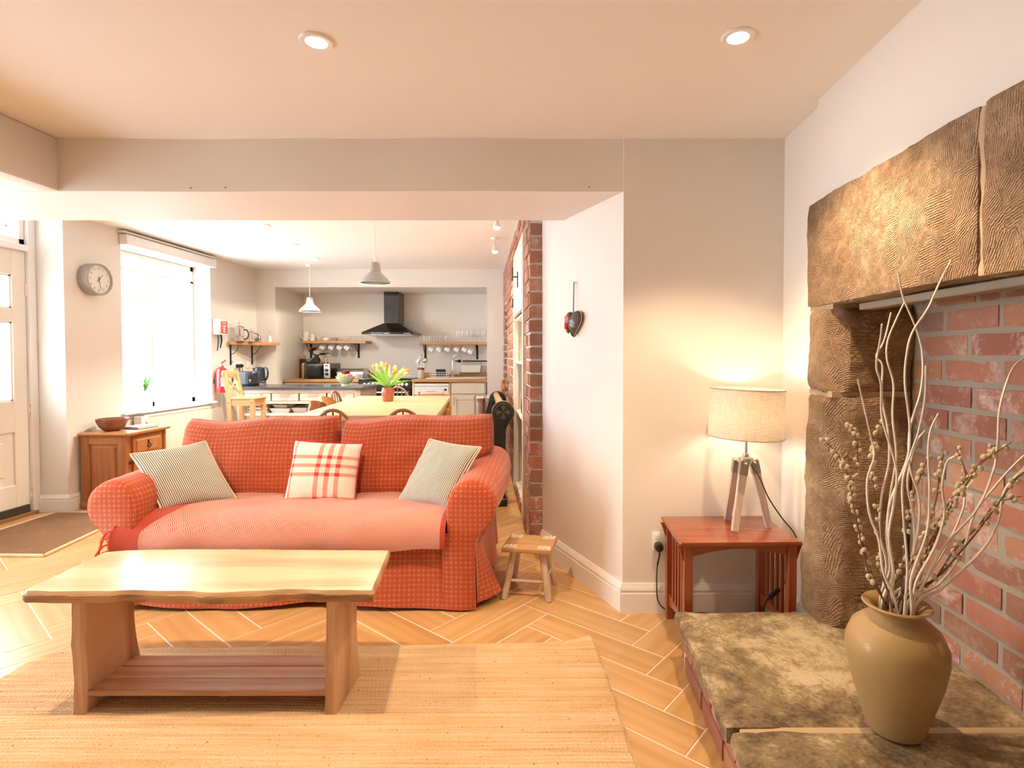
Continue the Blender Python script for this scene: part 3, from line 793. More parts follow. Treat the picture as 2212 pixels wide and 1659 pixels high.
# bark along the front edge
rb = []
N = 47
for i in range(N):
    p = TO[i]; w = .004*nz(p[0]*12, 5)+.003*nz(p[0]*30, 2)
    rb.append([(p[0], p[1]+.02, .3885), (p[0], p[1]-.001+w*.5, .3875), (p[0], p[1]-.0045+w, .399), (p[0], p[1]-.002+w, .412+w), (p[0], p[1]+.02, .412+w)])
obj('live_edge', G().loft(rb), M_bark, ct, world=True, smooth=60)
def slab_leg(x0, x1, yf, yb, lean, seed):
    rings = []
    for i in range(17):
        s = i/16; z = ZR+(.388-ZR)*s
        fy = yf+.004*math.sin(s*6+seed)+.004*nz(s*7, seed)+.002*nz(s*25, seed)-.010*(1-s)**3
        by = yb+.03*(1-s)**2.2-.012*math.sin(s*3.1)
        xs = lean*s
        rings.append([(x0+xs+.006, fy, z), (x0+xs+.012*nz(s*4, seed, 2), fy+.012, z), (x0+xs, by, z), (x1+xs, by, z), (x1+xs, fy+.012, z), (x1+xs-.008, fy, z)])
    return G().loft(rings)
obj('slab_leg', slab_leg(-1.590, -1.548, 1.792, 2.020, -.006, .5), M_ac_leg, ct, world=True, smooth=30)
obj('slab_leg', slab_leg(-.757, -.715, 1.792, 1.985, .004, 2.5), M_ac_leg, ct, world=True, smooth=30)
for y0, y1 in ((1.800, 1.872), (1.872, 1.945), (1.945, 2.018)):
    obj('shelf_board', G().box((-1.552, y0+.0008, .066), (-.752, y1-.0008, .085), .002), M_ac_shelf, ct, world=True)
for x in (-1.545, -1.13, -.775): obj('cleat', G().box((x, 1.83, .045), (x+.03, 2.0, .0665), .003), M_ac_leg, ct, world=True)
for x0 in (-1.655, -.80): obj('cleat', G().box((x0, 1.83, .368), (x0+.11, 2.12, .3895), .004), M_ac_leg, ct, world=True)
# ---- small carved stool
M_stw = wood('worn_oak', (.62, .38, .18), (.44, .24, .10), 'x', .5, 1.2); M_stp = wood('limewashed_wood', (.72, .62, .52), (.46, .33, .24), 'z', .6, 1.5)
M_lime = plain('white_carving', (.78, .74, .68), .7)
q = [AZ(1105, 1152, .255), AZ(1204, 1157, .255), AZ(1190, 1192, .255), AZ(1082, 1183, .255)]
c = sum(q, Vector())/4; a = math.atan2((q[1]-q[0]).y, (q[1]-q[0]).x)
sw, sd = ((q[1]-q[0]).length+(q[2]-q[3]).length)/2, ((q[3]-q[0]).length+(q[2]-q[1]).length)/2
st = thing('stool', 'little carved wooden stool with whitewashed splayed legs', 'stool', (c.x, c.y, 0), a)
sd = min(sd, .22)
obj('seat', G().box((-sw/2, -sd/2, .232), (sw/2, sd/2, .255), .006, 2), M_stw, st)
obj('inlay', G().box((-.055, -.033, .2545), (.055, .033, .2565), .001), M_stw, st)
for sx in (-1, 1):
    for sy in (-1, 1):
        g = G()
        for i in range(5):
            for (dx, dy) in ((0, 0),):
                x0 = sx*(sw/2-.018-.012*i); ln = .046
                g.box((x0-.0035, sy*(sd/2-.012)-(ln if sy > 0 else 0)+.006*i*(0), .2548), (x0+.0035, sy*(sd/2-.012)+(0 if sy > 0 else ln), .2562))
        g.box((sx*(sw/2-.012)-.003, sy*sd/2*.80-.02, .2548), (sx*(sw/2-.012)+.003, sy*sd/2*.80+.02, .2560))
        o = obj('carving', g, M_lime, st); o['kind'] = 'stuff'
        top = Vector((sx*.07, sy*.05, .236)); bot = Vector((sx*.112, sy*.105, .0))
        obj('leg', G().tube([bot, bot.lerp(top, .35), bot.lerp(top, .7), top], [.016, .0175, .018, .018], 10), M_stp, st, smooth=60)
for sx in (-1, 1): obj('stretcher', G().tube([(sx*.093, -.078, .09), (sx*.093, .078, .09)], .008, 8), M_stp, st)
obj('stretcher', G().tube([(-.095, -.081, .085), (.095, -.081, .085)], .008, 8), M_stp, st)
# ---- side table
M_cherry = wood('cherry_stain', (.40, .10, .032), (.24, .048, .017), 'x', .25, .9, .4)
M_cherry_v = wood('cherry_stain_upright', (.40, .10, .032), (.24, .048, .017), 'z', .3, .9, .3)
sa = math.radians(1.5)
sdt = thing('side_table', 'red-stained slatted side table standing beside the hearth', 'side table', (.755, 2.346, 0), sa)
HW, HD, TZ = .243, .180, .460
obj('table_top', G().prism([(-HW, -HD), (HW, -HD), (HW-.012, HD), (-HW, HD)], .441, TZ, bev=.005, seg=2), M_cherry, sdt)
lx, ly = HW-.032, HD-.03
for sx in (-1, 1):
    for sy in (-1, 1): obj('leg', G().box((sx*lx-.017, sy*ly-.017, 0), (sx*lx+.017, sy*ly+.017, .442), .002), M_cherry_v, sdt)
    for i in range(4):
        y = -.072+.048*i; obj('slat', G().box((sx*lx-.006, y-.008, .10), (sx*lx+.006, y+.008, .415), .001), M_cherry_v, sdt)
    arch = [(-ly+.016, .06)]+[(-ly+.016+(2*ly-.032)*k/12, .062+.028*math.sin(math.pi*k/12)) for k in range(13)]+[(ly-.016, .06), (ly-.016, .12), (-ly+.016, .12)]
    MS = Matrix.Translation((sx*lx-.008, 0, 0)) @ Matrix(((0, 0, 1, 0), (1, 0, 0, 0), (0, 1, 0, 0), (0, 0, 0, 1)))
    obj('lower_rail', G().prism(arch[1:], 0, .016, M=MS), M_cherry, sdt)
    obj('upper_rail', G().box((sx*lx-.008, -ly, .405), (sx*lx+.008, ly, .442)), M_cherry, sdt)
    for sy in (-1, 1):
        MC = Matrix.Translation((sx*(lx+.017), sy*ly-.008, 0)) @ Matrix(((sx, 0, 0, 0), (0, 0, 1, 0), (0, 1, 0, 0), (0, 0, 0, 1)))
        obj('corbel', G().prism([(0, .375), (.006, .385), (.014, .41), (.026, .441), (0, .441)], 0, .016, M=MC), M_cherry_v, sdt)
for sy in (-1, 1):
    ap = [(-lx+.016+(2*lx-.032)*k/14, .395+.030*math.sin(math.pi*k/14)) for k in range(15)]+[(lx-.016, .442), (-lx+.016, .442)]
    obj('apron', G().prism(ap, 0, .014, M=Matrix.Translation((0, sy*ly+.007, 0)) @ Matrix(((1, 0, 0, 0), (0, 0, -1, 0), (0, 1, 0, 0), (0, 0, 0, 1)))), M_cherry, sdt)
# ---- tripod lamp
def shade_mat():
    t = NT('linen_shade'); uv = t.n('TexCoord').outputs['Object']
    w = t.noise(t.n('Mapping', {'Vector': uv, 'Scale': (300, 300, 25)}).outputs[0], 1, 3)
    w2 = t.noise(t.n('Mapping', {'Vector': uv, 'Scale': (25, 25, 320)}).outputs[0], 1, 3)
    f = t.math('MULTIPLY', t.math('ADD', w, w2), .5)
    c = t.ramp(f, [(.35, (.44, .37, .30)), (.65, (.66, .58, .49))])
    d = t.n('BsdfDiffuse', {'Color': c}); tr = t.n('BsdfTranslucent', {'Color': t.mix(.5, c, (.9, .72, .5))})
    m = t.n('MixShader', {0: .16, 1: d, 2: tr}); t.t.links.new(m.outputs[0], t.out.inputs[0]); return t.m
M_shade = shade_mat(); M_pale = wood('whitewashed_pine', (.80, .70, .62), (.62, .49, .42), 'z', .5, 1.2)
M_zinc = plain('brushed_zinc', (.42, .41, .36), .35, .8, bump=.3, bscale=300)
LX, LY = .842, 2.365
lp = thing('table_lamp', 'tripod table lamp with a linen drum shade on the side table', 'lamp', (LX, LY, TZ))
feet = [AZ(1571, 1122, TZ), AZ(1587, 1148, TZ), AZ(1661, 1140, TZ)]
tops = [Vector((LX-.030, LY+.02, .752)), Vector((LX-.018, LY-.032, .752)), Vector((LX+.030, LY-.004, .752))]
def bar4(a, b, w0, w1):
    a, b = Vector(a), Vector(b); d = (b-a).normalized(); x = d.cross(Vector((0, 1, 0))).normalized(); y_ = x.cross(d)
    return [[a+x*sx*w0*.6+y_*sy*w0*.45 for sx, sy in ((-1, -1), (1, -1), (1, 1), (-1, 1))], [b+x*sx*w1*.6+y_*sy*w1*.45 for sx, sy in ((-1, -1), (1, -1), (1, 1), (-1, 1))]]
for f_, t_ in zip(feet, tops):
    f_ = f_+Vector((0, 0, .001))
    lg = obj('leg', G().loft(bar4(f_, t_.lerp(f_, .16), .021, .027)), M_pale, lp, world=True)
    br = obj('leg_bracket', G().loft(bar4(t_.lerp(f_, .20), t_, .029, .031)), M_zinc, lp, world=True)
    obj('bolt', G().sphere(t_+Vector((0, -.018, -.008)), .006, 8, 6), M_chrome, br, world=True)
obj('hub', G().lathe([(.018, .735), (.030, .742), (.030, .762), (.014, .766), (.014, .780), (.006, .782), (.006, .88)], (LX-LX, 0, -TZ), 20), M_zinc, lp)
SH = .103; SZ = .957
MT = Matrix.Rotation(math.radians(2.0), 4, 'Y')
def ring_shell(r0, r1, h, t, n=48):
    return [(r0-t, -h), (r0, -h), (r0, -h), (r1, h), (r1, h), (r1-t, h), (r0-t, -h)]
g = G(); n = 48
prof = [(.157, -SH), (.155, SH)]
outer = [[MT @ Vector((r*math.cos(2*math.pi*k/n), r*math.sin(2*math.pi*k/n), z)) for k in range(n)] for r, z in prof]
g.loft(outer, cap=False)
shd = obj('shade', g, M_shade, lp, smooth=60); shd.location = (0, 0, SZ-TZ)
for r, z in prof:
    o = obj('rim', G().tube([MT @ Vector((r*math.cos(2*math.pi*k/48), r*math.sin(2*math.pi*k/48), z)) for k in range(49)], .0025, 6, cap=False), M_shade, shd)
obj('bulb', G().lathe([(.012, 0), (.014, .02), (.028, .05), (.030, .065), (.022, .085), (0, .094)], (0, 0, .88-TZ), 20), M_lampglow, lp)
bulb_light('lamp_light', (0, 0, .95-TZ), E_TABLE, WARM, .03, lp)
cord = smooth_path([Vector((LX+.012, LY-.03, .735)), AY(1640, 1030, 2.30), AY(1660, 1075, 2.26), AY(1690, 1120, 2.25), Vector((1.003, 2.245, .4675)), Vector((1.028, 2.268, .40)), AY(1712, 1225, 2.297), AY(1690, 1265, 2.297), AY(1655, 1300, 2.30), Vector((.90, 2.36, .006)), Vector((.84, 2.45, .004)), Vector((.72, 2.523, .004)), Vector((.58, 2.5245, .004)), Vector((.50, 2.5245, .05)), Vector((.488, 2.522, .16)), Vector((.490, 2.515, .25))], 6)
obj('cord', G().tube(cord, .0028, 6), M_blackp, lp, world=True)
sw_p = AY(1672, 1282, 2.297)
obj('inline_switch', G().box((-.03, -.009, -.008), (.03, .009, .008), .004, 2, M=Matrix.Translation(sw_p) @ Matrix.Rotation(math.radians(42), 4, 'Y').inverted()), M_blackp, lp, world=True)
# ---- socket by the side table, plug of the lamp
sk = thing('wall_socket', 'white wall socket low on the wall behind the side table', 'socket', (.515, YB-.001, .335))
obj('plate', G().box((-.043, -.008, -.043), (.043, 0, .043), .003, 2), M_whitep, sk)
obj('switch', G().box((-.03, -.0105, .012), (-.018, -.0075, .030), .001), M_whitep, sk)
pg = thing('mains_plug', 'black mains plug in the socket behind the side table', 'plug', (.497, YB-.010, .315))
obj('body', G().lathe([(.020, 0), (.022, .012), (.018, .034), (.008, .038)], (0, 0, 0), 20, M=Matrix.Rotation(math.pi/2, 4, 'X')), M_blackp, pg)
obj('flex', G().tube([(0, -.03, 0), (0, -.036, -.03), (-.008, -.03, -.08)], .004, 6), M_blackp, pg)
# ---- stone vase with branches
M_vase = plain('tan_stoneware', (.40, .265, .105), .5, bump=.35, bscale=260, coat=.15); 
VX, VY, VZ = .918, 1.443, .2065
vs = thing('vase', 'big tan stoneware vase standing on the hearth', 'vase', (VX, VY, VZ))
pr = [(0, 0), (.070, 0), (.074, .006), (.094, .07), (.116, .14), (.128, .20), (.127, .235), (.112, .270), (.082, .295), (.064, .306), (.060, .314), (.068, .324), (.084, .332), (.087, .335), (.084, .339), (.070, .335), (.054, .320), (.052, .300), (.06, .280), (.10, .24), (.11, .19), (.08, .05), (0, .03)]
pr = [(a*.945, b) for a, b in pr]
obj('body', G().lathe(pr, n=64), M_vase, vs, smooth=60)
M_twig = plain('white_twig', (.80, .72, .58), .6); M_stem = plain('willow_stem', (.16, .075, .035), .55); M_catkin = plain('catkin_fur', (.60, .51, .34), .95, bump=.5, bscale=700)
def branch(pxs, y0, y1):
    """image track of a branch turned into a curve leaning from depth y0 at the rim to y1 at the tip"""
    n = len(pxs); out = []
    for k, (a, b) in enumerate(pxs):
        out.append(AY(a, b, y0+(y1-y0)*(k/(n-1))**1.2))
    return out
base_pts = []
# where each stem passes the neck of the vase (x, y) and the depth of its tip, spread so that stems clear one another
STEMS_W = [(-0.0141, -0.0265, 1.5211), (-0.0184, 0.0329, 1.5565), (-0.0287, 0.0259, 1.5283), (-0.0182, -0.0048, 1.3198), (-0.0364, 0.0059, 1.3409), (-0.004, -0.0386, 1.342), (0.0146, 0.019, 1.4332), (0.0174, -0.0338, 1.4393), (0.0275, -0.0266, 1.3345), (0.0102, 0.0021, 1.5446), (0.0153, -0.0139, 1.3759), (0.0285, -0.0005, 1.4296), (0.0346, -0.0137, 1.3556), (0.0022, 0.0273, 1.4597)]
STEMS_P = [(-0.0352, -0.0155, 1.5607), (-0.0239, 0.0123, 1.5656), (-0.0279, -0.0278, 1.5637), (-0.0076, 0.0343, 1.5298), (0.0258, 0.0303, 1.3035), (0.0363, 0.0151, 1.5599), (0.009, 0.0386, 1.4272), (-0.005, 0.0114, 1.3252), (-0.0015, -0.0079, 1.4256), (0.0029, -0.0227, 1.4987)]
def stem_path(pxs, pos):
    nx_, ny_, y1 = pos; n = len(pxs)
    pts = [AY(a, b, VY+ny_+(y1-VY-ny_)*(k/(n-1))) for k, (a, b) in enumerate(pxs)]
    return smooth_path([Vector((VX+nx_*.55, VY+ny_*.55, VZ+.06)), Vector((VX+nx_, VY+ny_, VZ+.318))]+pts[1:], 7)
WH = [([(1925,1330),(1908,1235),(1898,1165),(1878,1110),(1873,1040),(1888,985),(1880,940),(1853,820)], 1.42),
      ([(1930,1330),(1915,1220),(1900,1150),(1905,1070),(1920,1000),(1918,930),(1905,860),(1906,790),(1893,770),(1910,735),(1925,675)], 1.44),
      ([(1935,1330),(1922,1230),(1915,1150),(1925,1060),(1936,985),(1928,900),(1930,830),(1916,775),(1918,735),(1936,690),(1955,650)], 1.40),
      ([(1938,1330),(1930,1240),(1920,1160),(1932,1080),(1937,1020),(1922,960),(1905,900),(1903,830),(1893,790),(1902,730),(1905,700)], 1.46),
      ([(1942,1330),(1928,1240),(1918,1140),(1925,1080),(1960,990),(1965,920),(1955,830),(1958,770),(1970,720),(2005,665),(2030,610),(2055,562)], 1.32),
      ([(1945,1330),(1960,1230),(1952,1120),(1950,1040),(1968,980),(1985,930),(1998,860),(2000,790)], 1.45),
      ([(1948,1330),(1965,1240),(1985,1130),(1984,1070),(1966,1010),(1965,930),(1990,840),(1992,760),(1975,700),(1950,640),(1940,586)], 1.38),
      ([(1950,1330),(1968,1250),(2002,1150),(2008,1060),(2005,980),(2010,930),(2027,893)], 1.42),
      ([(1952,1330),(1978,1260),(2020,1180),(2040,1110),(2035,1050),(2045,1000),(2062,985)], 1.46),
      ([(1955,1330),(2000,1250),(2050,1170),(2080,1100),(2085,1060),(2100,1040),(2110,1010)], 1.44),
      ([(1955,1330),(1990,1270),(2040,1180),(2110,1100),(2145,1020),(2155,960),(2160,880),(2185,800),(2215,770)], 1.36),
      ([(1957,1330),(2030,1260),(2080,1190),(2105,1110),(2150,1050),(2195,1000),(2240,960)], 1.36),
      ([(1957,1330),(2035,1270),(2120,1190),(2155,1130),(2170,1060),(2212,1010),(2250,960)], 1.34),
      ([(1940,1330),(1955,1260),(1975,1180),(1972,1110),(1960,1040),(1978,960),(1998,930)], 1.47)]
for k, (pxs, y1) in enumerate(WH):
    pth = stem_path(pxs, STEMS_W[k]); m = len(pth)
    o = obj('dried_branch', G().tube(pth, [.0041-.0017*i/m for i in range(m)], 6), M_twig, None, smooth=60, origin=pth[0])
    tag(o, {4: 'tallest white dried branch, its tip crossing the lintel', 6: 'white dried branch whose tip crosses the tallest one below the lintel', 0: 'straight-tipped white branch leaning over the fireplace jamb', 5: 'thick straight-ended white branch before the brick back'}.get(k, 'curly white dried branch standing in the stoneware vase'), 'branch', 'white branches in the vase')
PW = [[(1905,1330),(1880,1250),(1860,1170),(1845,1100),(1835,1040),(1812,985),(1775,945)],
      [(1908,1330),(1885,1250),(1862,1170),(1846,1105),(1838,1060),(1852,1000),(1848,940),(1830,915)],
      [(1910,1330),(1906,1240),(1898,1150),(1888,1060),(1884,1000),(1893,950),(1905,900)],
      [(1930,1330),(1945,1240),(1955,1170),(1968,1090),(1988,1030),(2005,985)],
      [(1945,1330),(1985,1240),(2020,1160),(2050,1100),(2085,1050),(2120,1000),(2185,955)],
      [(1942,1330),(1980,1250),(2010,1170),(2045,1110),(2075,1060),(2085,1020),(2065,965)],
      [(1950,1330),(2010,1260),(2060,1190),(2110,1140),(2150,1090),(2205,1072)],
      [(1950,1330),(2020,1250),(2085,1180),(2140,1110),(2190,1040),(2212,1020)],
      [(1938,1330),(1965,1250),(2000,1150),(2022,1080),(2030,1020),(2040,975)],
      [(1932,1330),(1950,1260),(1990,1180),(2030,1120),(2060,1070),(2100,1020),(2150,960)]]
cat_m = None
for k, pxs in enumerate(PW):
    pth = stem_path(pxs, STEMS_P[k]); m = len(pth); o0 = pth[0]
    t = thing('willow_stem', {0: 'brown pussy willow stem leaning furthest towards the side table', 6: 'brown pussy willow stem with a bare tip before the brick back'}.get(k, 'brown pussy willow stem with furry cream catkins in the vase'), 'branch', o0, 0, 'pussy willow stems in the vase')
    obj('stem', G().tube(pth, [.0030-.0017*i/m for i in range(m)], 6), M_stem, t, world=True, smooth=60)
    L = 0
    for i in range(2, m):
        if rnd.random() < (.75 if i < m*.3 else .30): continue
        d = (pth[i]-pth[i-1]).normalized(); sd_ = Vector((rnd.uniform(-1, 1), rnd.uniform(-1, 1), rnd.uniform(-.3, .3))); sd_ = (sd_-d*sd_.dot(d)).normalized()
        for rep in range(1 if rnd.random() < .82 else 2):
            pos = pth[i].lerp(pth[i-1], rnd.random())+sd_*(.006*(1 if rep == 0 else -1))
            if cat_m is None:
                cat_m = obj('catkin', G().sphere((0, 0, 0), (.0062, .0062, .0078), 8, 6), M_catkin, t); c_ = cat_m
            else: c_ = link_copy(cat_m, t)
            c_.parent = t; c_.location = pos-Vector(o0); c_.rotation_euler = (rnd.uniform(-.5, .5), rnd.uniform(-.5, .5), 0)
            s_ = rnd.uniform(.8, 1.15); c_.scale = (s_, s_, s_)
# ---- stuffed heart on the angled wall
wa = Vector((.332, YB, 0)); wb = Vector((-.058, 3.352, 0)); wd = (wa-wb).normalized(); wn = Vector((-wd.y, wd.x, 0))
if wn.dot(CAMP-wa) < 0: wn = -wn
def MW(p): return Matrix(((wd.x, wn.x, 0, p.x), (wd.y, wn.y, 0, p.y), (0, 0, 1, p.z), (0, 0, 0, 1)))   # local x along wall (to camera side), y out of the wall
hp = Vector((.135, 2.956, 1.385)); MHt = MW(hp)
ht = thing('heart_decoration', 'grey felt heart with fabric flowers hanging on the angled wall', 'decoration', hp)
M_felt = plain('grey_felt', (.14, .115, .095), .95, bump=.5, bscale=500)
def heart_r(a):
    x = 16*math.sin(a)**3; z = 13*math.cos(a)-5*math.cos(2*a)-2*math.cos(3*a)-math.cos(4*a); return x/17*.088, z/17*.082
rings = []
for y, k in ((.002, .72), (.006, .92), (.016, 1.0), (.026, .97), (.036, .85), (.043, .62), (.046, .3)):
    rings.append([MHt @ Vector((heart_r(2*math.pi*i/40)[0]*k, y, heart_r(2*math.pi*i/40)[1]*k)) for i in range(40)])
obj('heart', G().loft(rings), M_felt, ht, world=True, smooth=70)
nail = MHt @ Vector((-.012, .012, .215))
obj('ribbon', G().tube([MHt @ Vector((-.002, .02, .035)), nail], .003, 6), plain('grey_ribbon', (.2, .17, .15), .8), ht, world=True)
obj('nail', G().cyl(MHt @ Vector((-.012, 0, .215)), MHt @ Vector((-.012, .016, .215)), .003, 8), M_steel, ht, world=True)
obj('seam', G().tube([MHt @ Vector((heart_r(2*math.pi*i/48)[0]*1.01, .017, heart_r(2*math.pi*i/48)[1]*1.01)) for i in range(49)], .0016, 5, cap=False), plain('cream_thread', (.7, .62, .52), .8), ht, world=True)
def flower(x, z, r, col, n=5, y=.043):
    g = G()
    for i in range(n):
        a = 2*math.pi*i/n; g.sphere(MHt @ Vector((x+math.cos(a)*r*.55, y, z+math.sin(a)*r*.55)), r*.48, 10, 6)
    g.sphere(MHt @ Vector((x, y+.004, z)), r*.35, 8, 6)
    return obj('flower', g, plain('felt_flower', col, .9), ht, world=True, smooth=70)
flower(-.030, .018, .024, (.75, .30, .33)); flower(-.036, -.022, .020, (.70, .015, .02)); flower(.030, -.008, .024, (.42, .50, .50)); flower(-.060, .020, .018, (.74, .60, .48), y=.03); flower(-.052, -.042, .014, (.62, .36, .08), y=.03)
M_fleaf = plain('felt_leaf', (.10, .26, .07), .9)
for x, z in ((.042, .022), (.022, -.036), (-.052, -.008), (-.022, -.05), (-.012, .0)):
    obj('leaf', G().sphere(MHt @ Vector((x, .040, z)), (.008, .004, .012), 8, 6), M_fleaf, ht, world=True, smooth=70)
# ================================================================ left side: door, window and what stands there
def textmesh(name, s, size, mat, M, parent=None, align='CENTER', depth=.0004):
    cu = bpy.data.curves.new(name, 'FONT'); cu.body = s; cu.size = size; cu.align_x = align; cu.align_y = 'CENTER'; cu.extrude = depth
    to = bpy.data.objects.new(name+'_tmp', cu); COL.objects.link(to)
    dg = bpy.context.evaluated_depsgraph_get(); me = bpy.data.meshes.new_from_object(to.evaluated_get(dg))
    bpy.data.objects.remove(to); me.transform(M)
    if parent is not None: me.transform(XF[parent.name].inverted())
    me.materials.clear(); me.materials.append(mat); o = bpy.data.objects.new(name, me); COL.objects.link(o)
    if parent is not None: o.parent = parent
    return o
def grp(name, loc=(0, 0, 0)):
    o = bpy.data.objects.new(name, None); COL.objects.link(o); o.location = loc; o['kind'] = 'structure'; XF[o.name] = Matrix.Translation(loc); return o
M_door = paint('cream_door_paint', (.80, .76, .68), .4)
# ---- front door
d1 = grp('door_1', (-3.98, 3.72, 0))
dx0, dx1 = -4.005, -3.962
def W(n, lo, hi, mat, p, bev=.003, **k): return obj(n, G().box(lo, hi, bev), mat, p, world=True, **k)
W('stile', (dx0, 3.28, .03), (dx1, 3.40, 1.985), M_door, d1); W('stile', (dx0, 4.03, .03), (dx1, 4.137, 1.985), M_door, d1)
for z0, z1 in ((1.80, 1.985), (1.455, 1.555), (.64, .87), (.03, .25)): W('rail', (dx0, 3.395, z0), (dx1-.001, 4.035, z1), M_door, d1)
W('panel', (dx0+.008, 3.395, .24), (dx1-.014, 4.035, .65), M_door, d1)
W('raised_panel', (dx0+.008, 3.48, .315), (dx1-.006, 3.955, .575), M_door, d1, .008)
for z0, z1 in ((1.555, 1.80), (.87, 1.455)):
    W('pane', (dx0+.018, 3.40, z0), (dx0+.022, 4.03, z1), M_wglass, d1, 0)
    for a, b, c_, d_ in ((3.40, 3.412, z0, z1), (4.018, 4.03, z0, z1), (3.40, 4.03, z0, z0+.012), (3.40, 4.03, z1-.012, z1)): W('glazing_bead', (dx0+.006, a, c_), (dx1-.01, b, d_), M_frame, d1, 0)
for z in (1.70, .80, .16):
    h = W('hinge', (dx1-.004, 4.130, z-.05), (dx1+.010, 4.146, z+.05), M_trim, d1, .002)
    for dz in (-.035, .03): obj('pin', G().cyl((dx1+.008, 4.139, z+dz-.012), (dx1+.008, 4.139, z+dz+.012), .005, 8), M_brass, h, world=True)
W('weather_bar', (dx1-.002, 3.30, .03), (dx1+.016, 4.12, .085), plain('dark_weather_strip', (.05, .04, .035), .6), d1)
tr1 = struct(obj('trim_1', G().box((-4.02, 4.140, 0), (-3.938, 4.20, 2.29), .004).box((-4.02, 3.22, 0), (-3.938, 3.277, 2.29), .004).box((-4.02, 3.27, 1.988), (-3.940, 4.145, 2.035), .004), M_trim))
struct(obj('trim_2', G().box((-4.03, 3.25, -.002), (-3.93, 4.17, .028), .004), wood('threshold_oak', (.34, .18, .08), (.20, .10, .04), 'y', .4)))
w2 = grp('window_2', (-3.98, 3.7, 2.04))
for a, b, c_, d_ in ((3.28, 3.32, 2.037, 2.285), (4.095, 4.138, 2.037, 2.285), (3.28, 4.138, 2.037, 2.078), (3.28, 4.138, 2.25, 2.288)): W('frame', (-4.01, a, c_), (-3.965, b, d_), M_frame, w2)
W('pane', (-3.992, 3.31, 2.07), (-3.988, 4.10, 2.26), M_wglass, w2, 0)
for y in (3.60, 3.85, 4.02): W('glazing_bar', (-3.995, y-.004, 2.07), (-3.98, y+.004, 2.26), M_frame, w2, 0)
W('glazing_bar', (-3.995, 3.31, 2.15), (-3.98, 4.10, 2.158), M_frame, w2, 0)
# ---- kitchen window
w1 = grp('window_1', (-3.93, 5.38, .71))
for a, b, c_, d_ in ((WY0, WY0+.05, WZ0, WZ1), (WY1-.05, WY1, WZ0, WZ1), (WY0, WY1, WZ0, WZ0+.05), (WY0, WY1, WZ1-.05, WZ1), (WY0, WY1, 1.99, 2.015), (WY0+.60, WY0+.63, WZ0, 2.0)): W('frame', (-3.96, a, c_), (-3.915, b, d_), M_frame, w1)
for k in range(5): W('glazing_bar', (-3.945, WY0+.05+.19*(k+1)-.006, 2.01), (-3.92, WY0+.05+.19*(k+1)+.006, 2.13), M_frame, w1, 0)
W('glazing_bar', (-3.945, WY0+.05, 1.735), (-3.92, WY1-.05, 1.75), M_frame, w1, 0)
for a, b in ((WY0+.04, WY0+.61), (WY0+.62, WY1-.04)): W('pane', (-3.938, a, WZ0+.04), (-3.934, b, 1.995), M_wglass, w1, 0)
W('pane', (-3.938, WY0+.04, 2.01), (-3.934, WY1-.04, WZ1-.04), M_wglass, w1, 0)
W('sill', (-3.95, WY0-.03, WZ0-.022), (-3.685, WY1+.04, WZ0), M_trim, w1, .005)
# out-of-frame glazing that lets the daylight in from the left
for nm, lo, hi, ax in (('window_left_offscreen', (-4.03, 1.4, .08), (-3.99, 2.5, 2.05), 'y'),):
    w = grp(nm, lo)
    L0, L1 = (lo[1], hi[1]) if ax == 'y' else (lo[0], hi[0])
    def wb(a, b, z0, z1, n='frame', m=M_frame, t=0.0):
        if ax == 'y': W(n, (lo[0]+t, a, z0), (hi[0]-t, b, z1), m, w, 0)
        else: W(n, (a, lo[1]+t, z0), (b, hi[1]-t, z1), m, w, 0)
    wb(L0, L0+.05, lo[2], hi[2]); wb(L1-.05, L1, lo[2], hi[2]); wb(L0, L1, lo[2], lo[2]+.05); wb(L0, L1, hi[2]-.05, hi[2]); wb((L0+L1)/2-.02, (L0+L1)/2+.02, lo[2], hi[2])
    wb(L0+.04, L1-.04, lo[2]+.04, hi[2]-.04, 'pane', M_wglass, .018)
bl = thing('roller_blind', 'white roller blind cassette fixed above the kitchen window', 'blind', (-3.70, 5.38, 2.14))
obj('cassette', G().box((XK, WY0-.02, 2.165), (-3.655, WY1+.0, 2.255), .008, 2), M_trim, bl, world=True)
obj('bracket_strip', G().box((XK, WY0-.03, 2.265), (-3.668, WY1+.02, 2.285), .004), M_trim, bl, world=True)
cl = thing('cord_cleat', 'small cream cord hook on the window reveal', 'hook', AY(433, 718, WY1-.006))
obj('hook', G().tube([(0, 0, -.03), (0, -.012, -.03), (0, -.016, -.01), (0, 0, .02), (0, -.006, .035)], .006, 6), plain('cream_plastic', (.75, .62, .5), .5), cl)
# ---- clock
cp = AX(194, 604, XK)
ck = thing('wall_clock', 'round wall clock with a taupe drum case', 'clock', (XK, cp.y, cp.z))
MX = Matrix(((0, 0, 1, 0), (0, 1, 0, 0), (-1, 0, 0, 0), (0, 0, 0, 1)))   # lathe axis z -> world +x
MX = Matrix(((0, 0, 1, 0), (1, 0, 0, 0), (0, 1, 0, 0), (0, 0, 0, 1)))
R = .128
obj('case', G().lathe([(0, .002), (R*.96, .002), (R, .012), (R, .082), (R*.985, .086), (R*.90, .086), (R*.89, .070), (0, .070)], n=48, M=MX), plain('taupe_case', (.36, .345, .31), .45, .2), ck)
obj('dial', G().lathe([(0, .0702), (R*.885, .0702), (R*.885, .0725), (0, .0725)], n=48, M=MX), plain('cream_dial', (.84, .82, .75), .5), ck)
MTX = Matrix(((0, 0, 1, 0), (1, 0, 0, 0), (0, 1, 0, 0), (0, 0, 0, 1)))
M_ink = plain('dial_ink', (.10, .095, .09), .6)
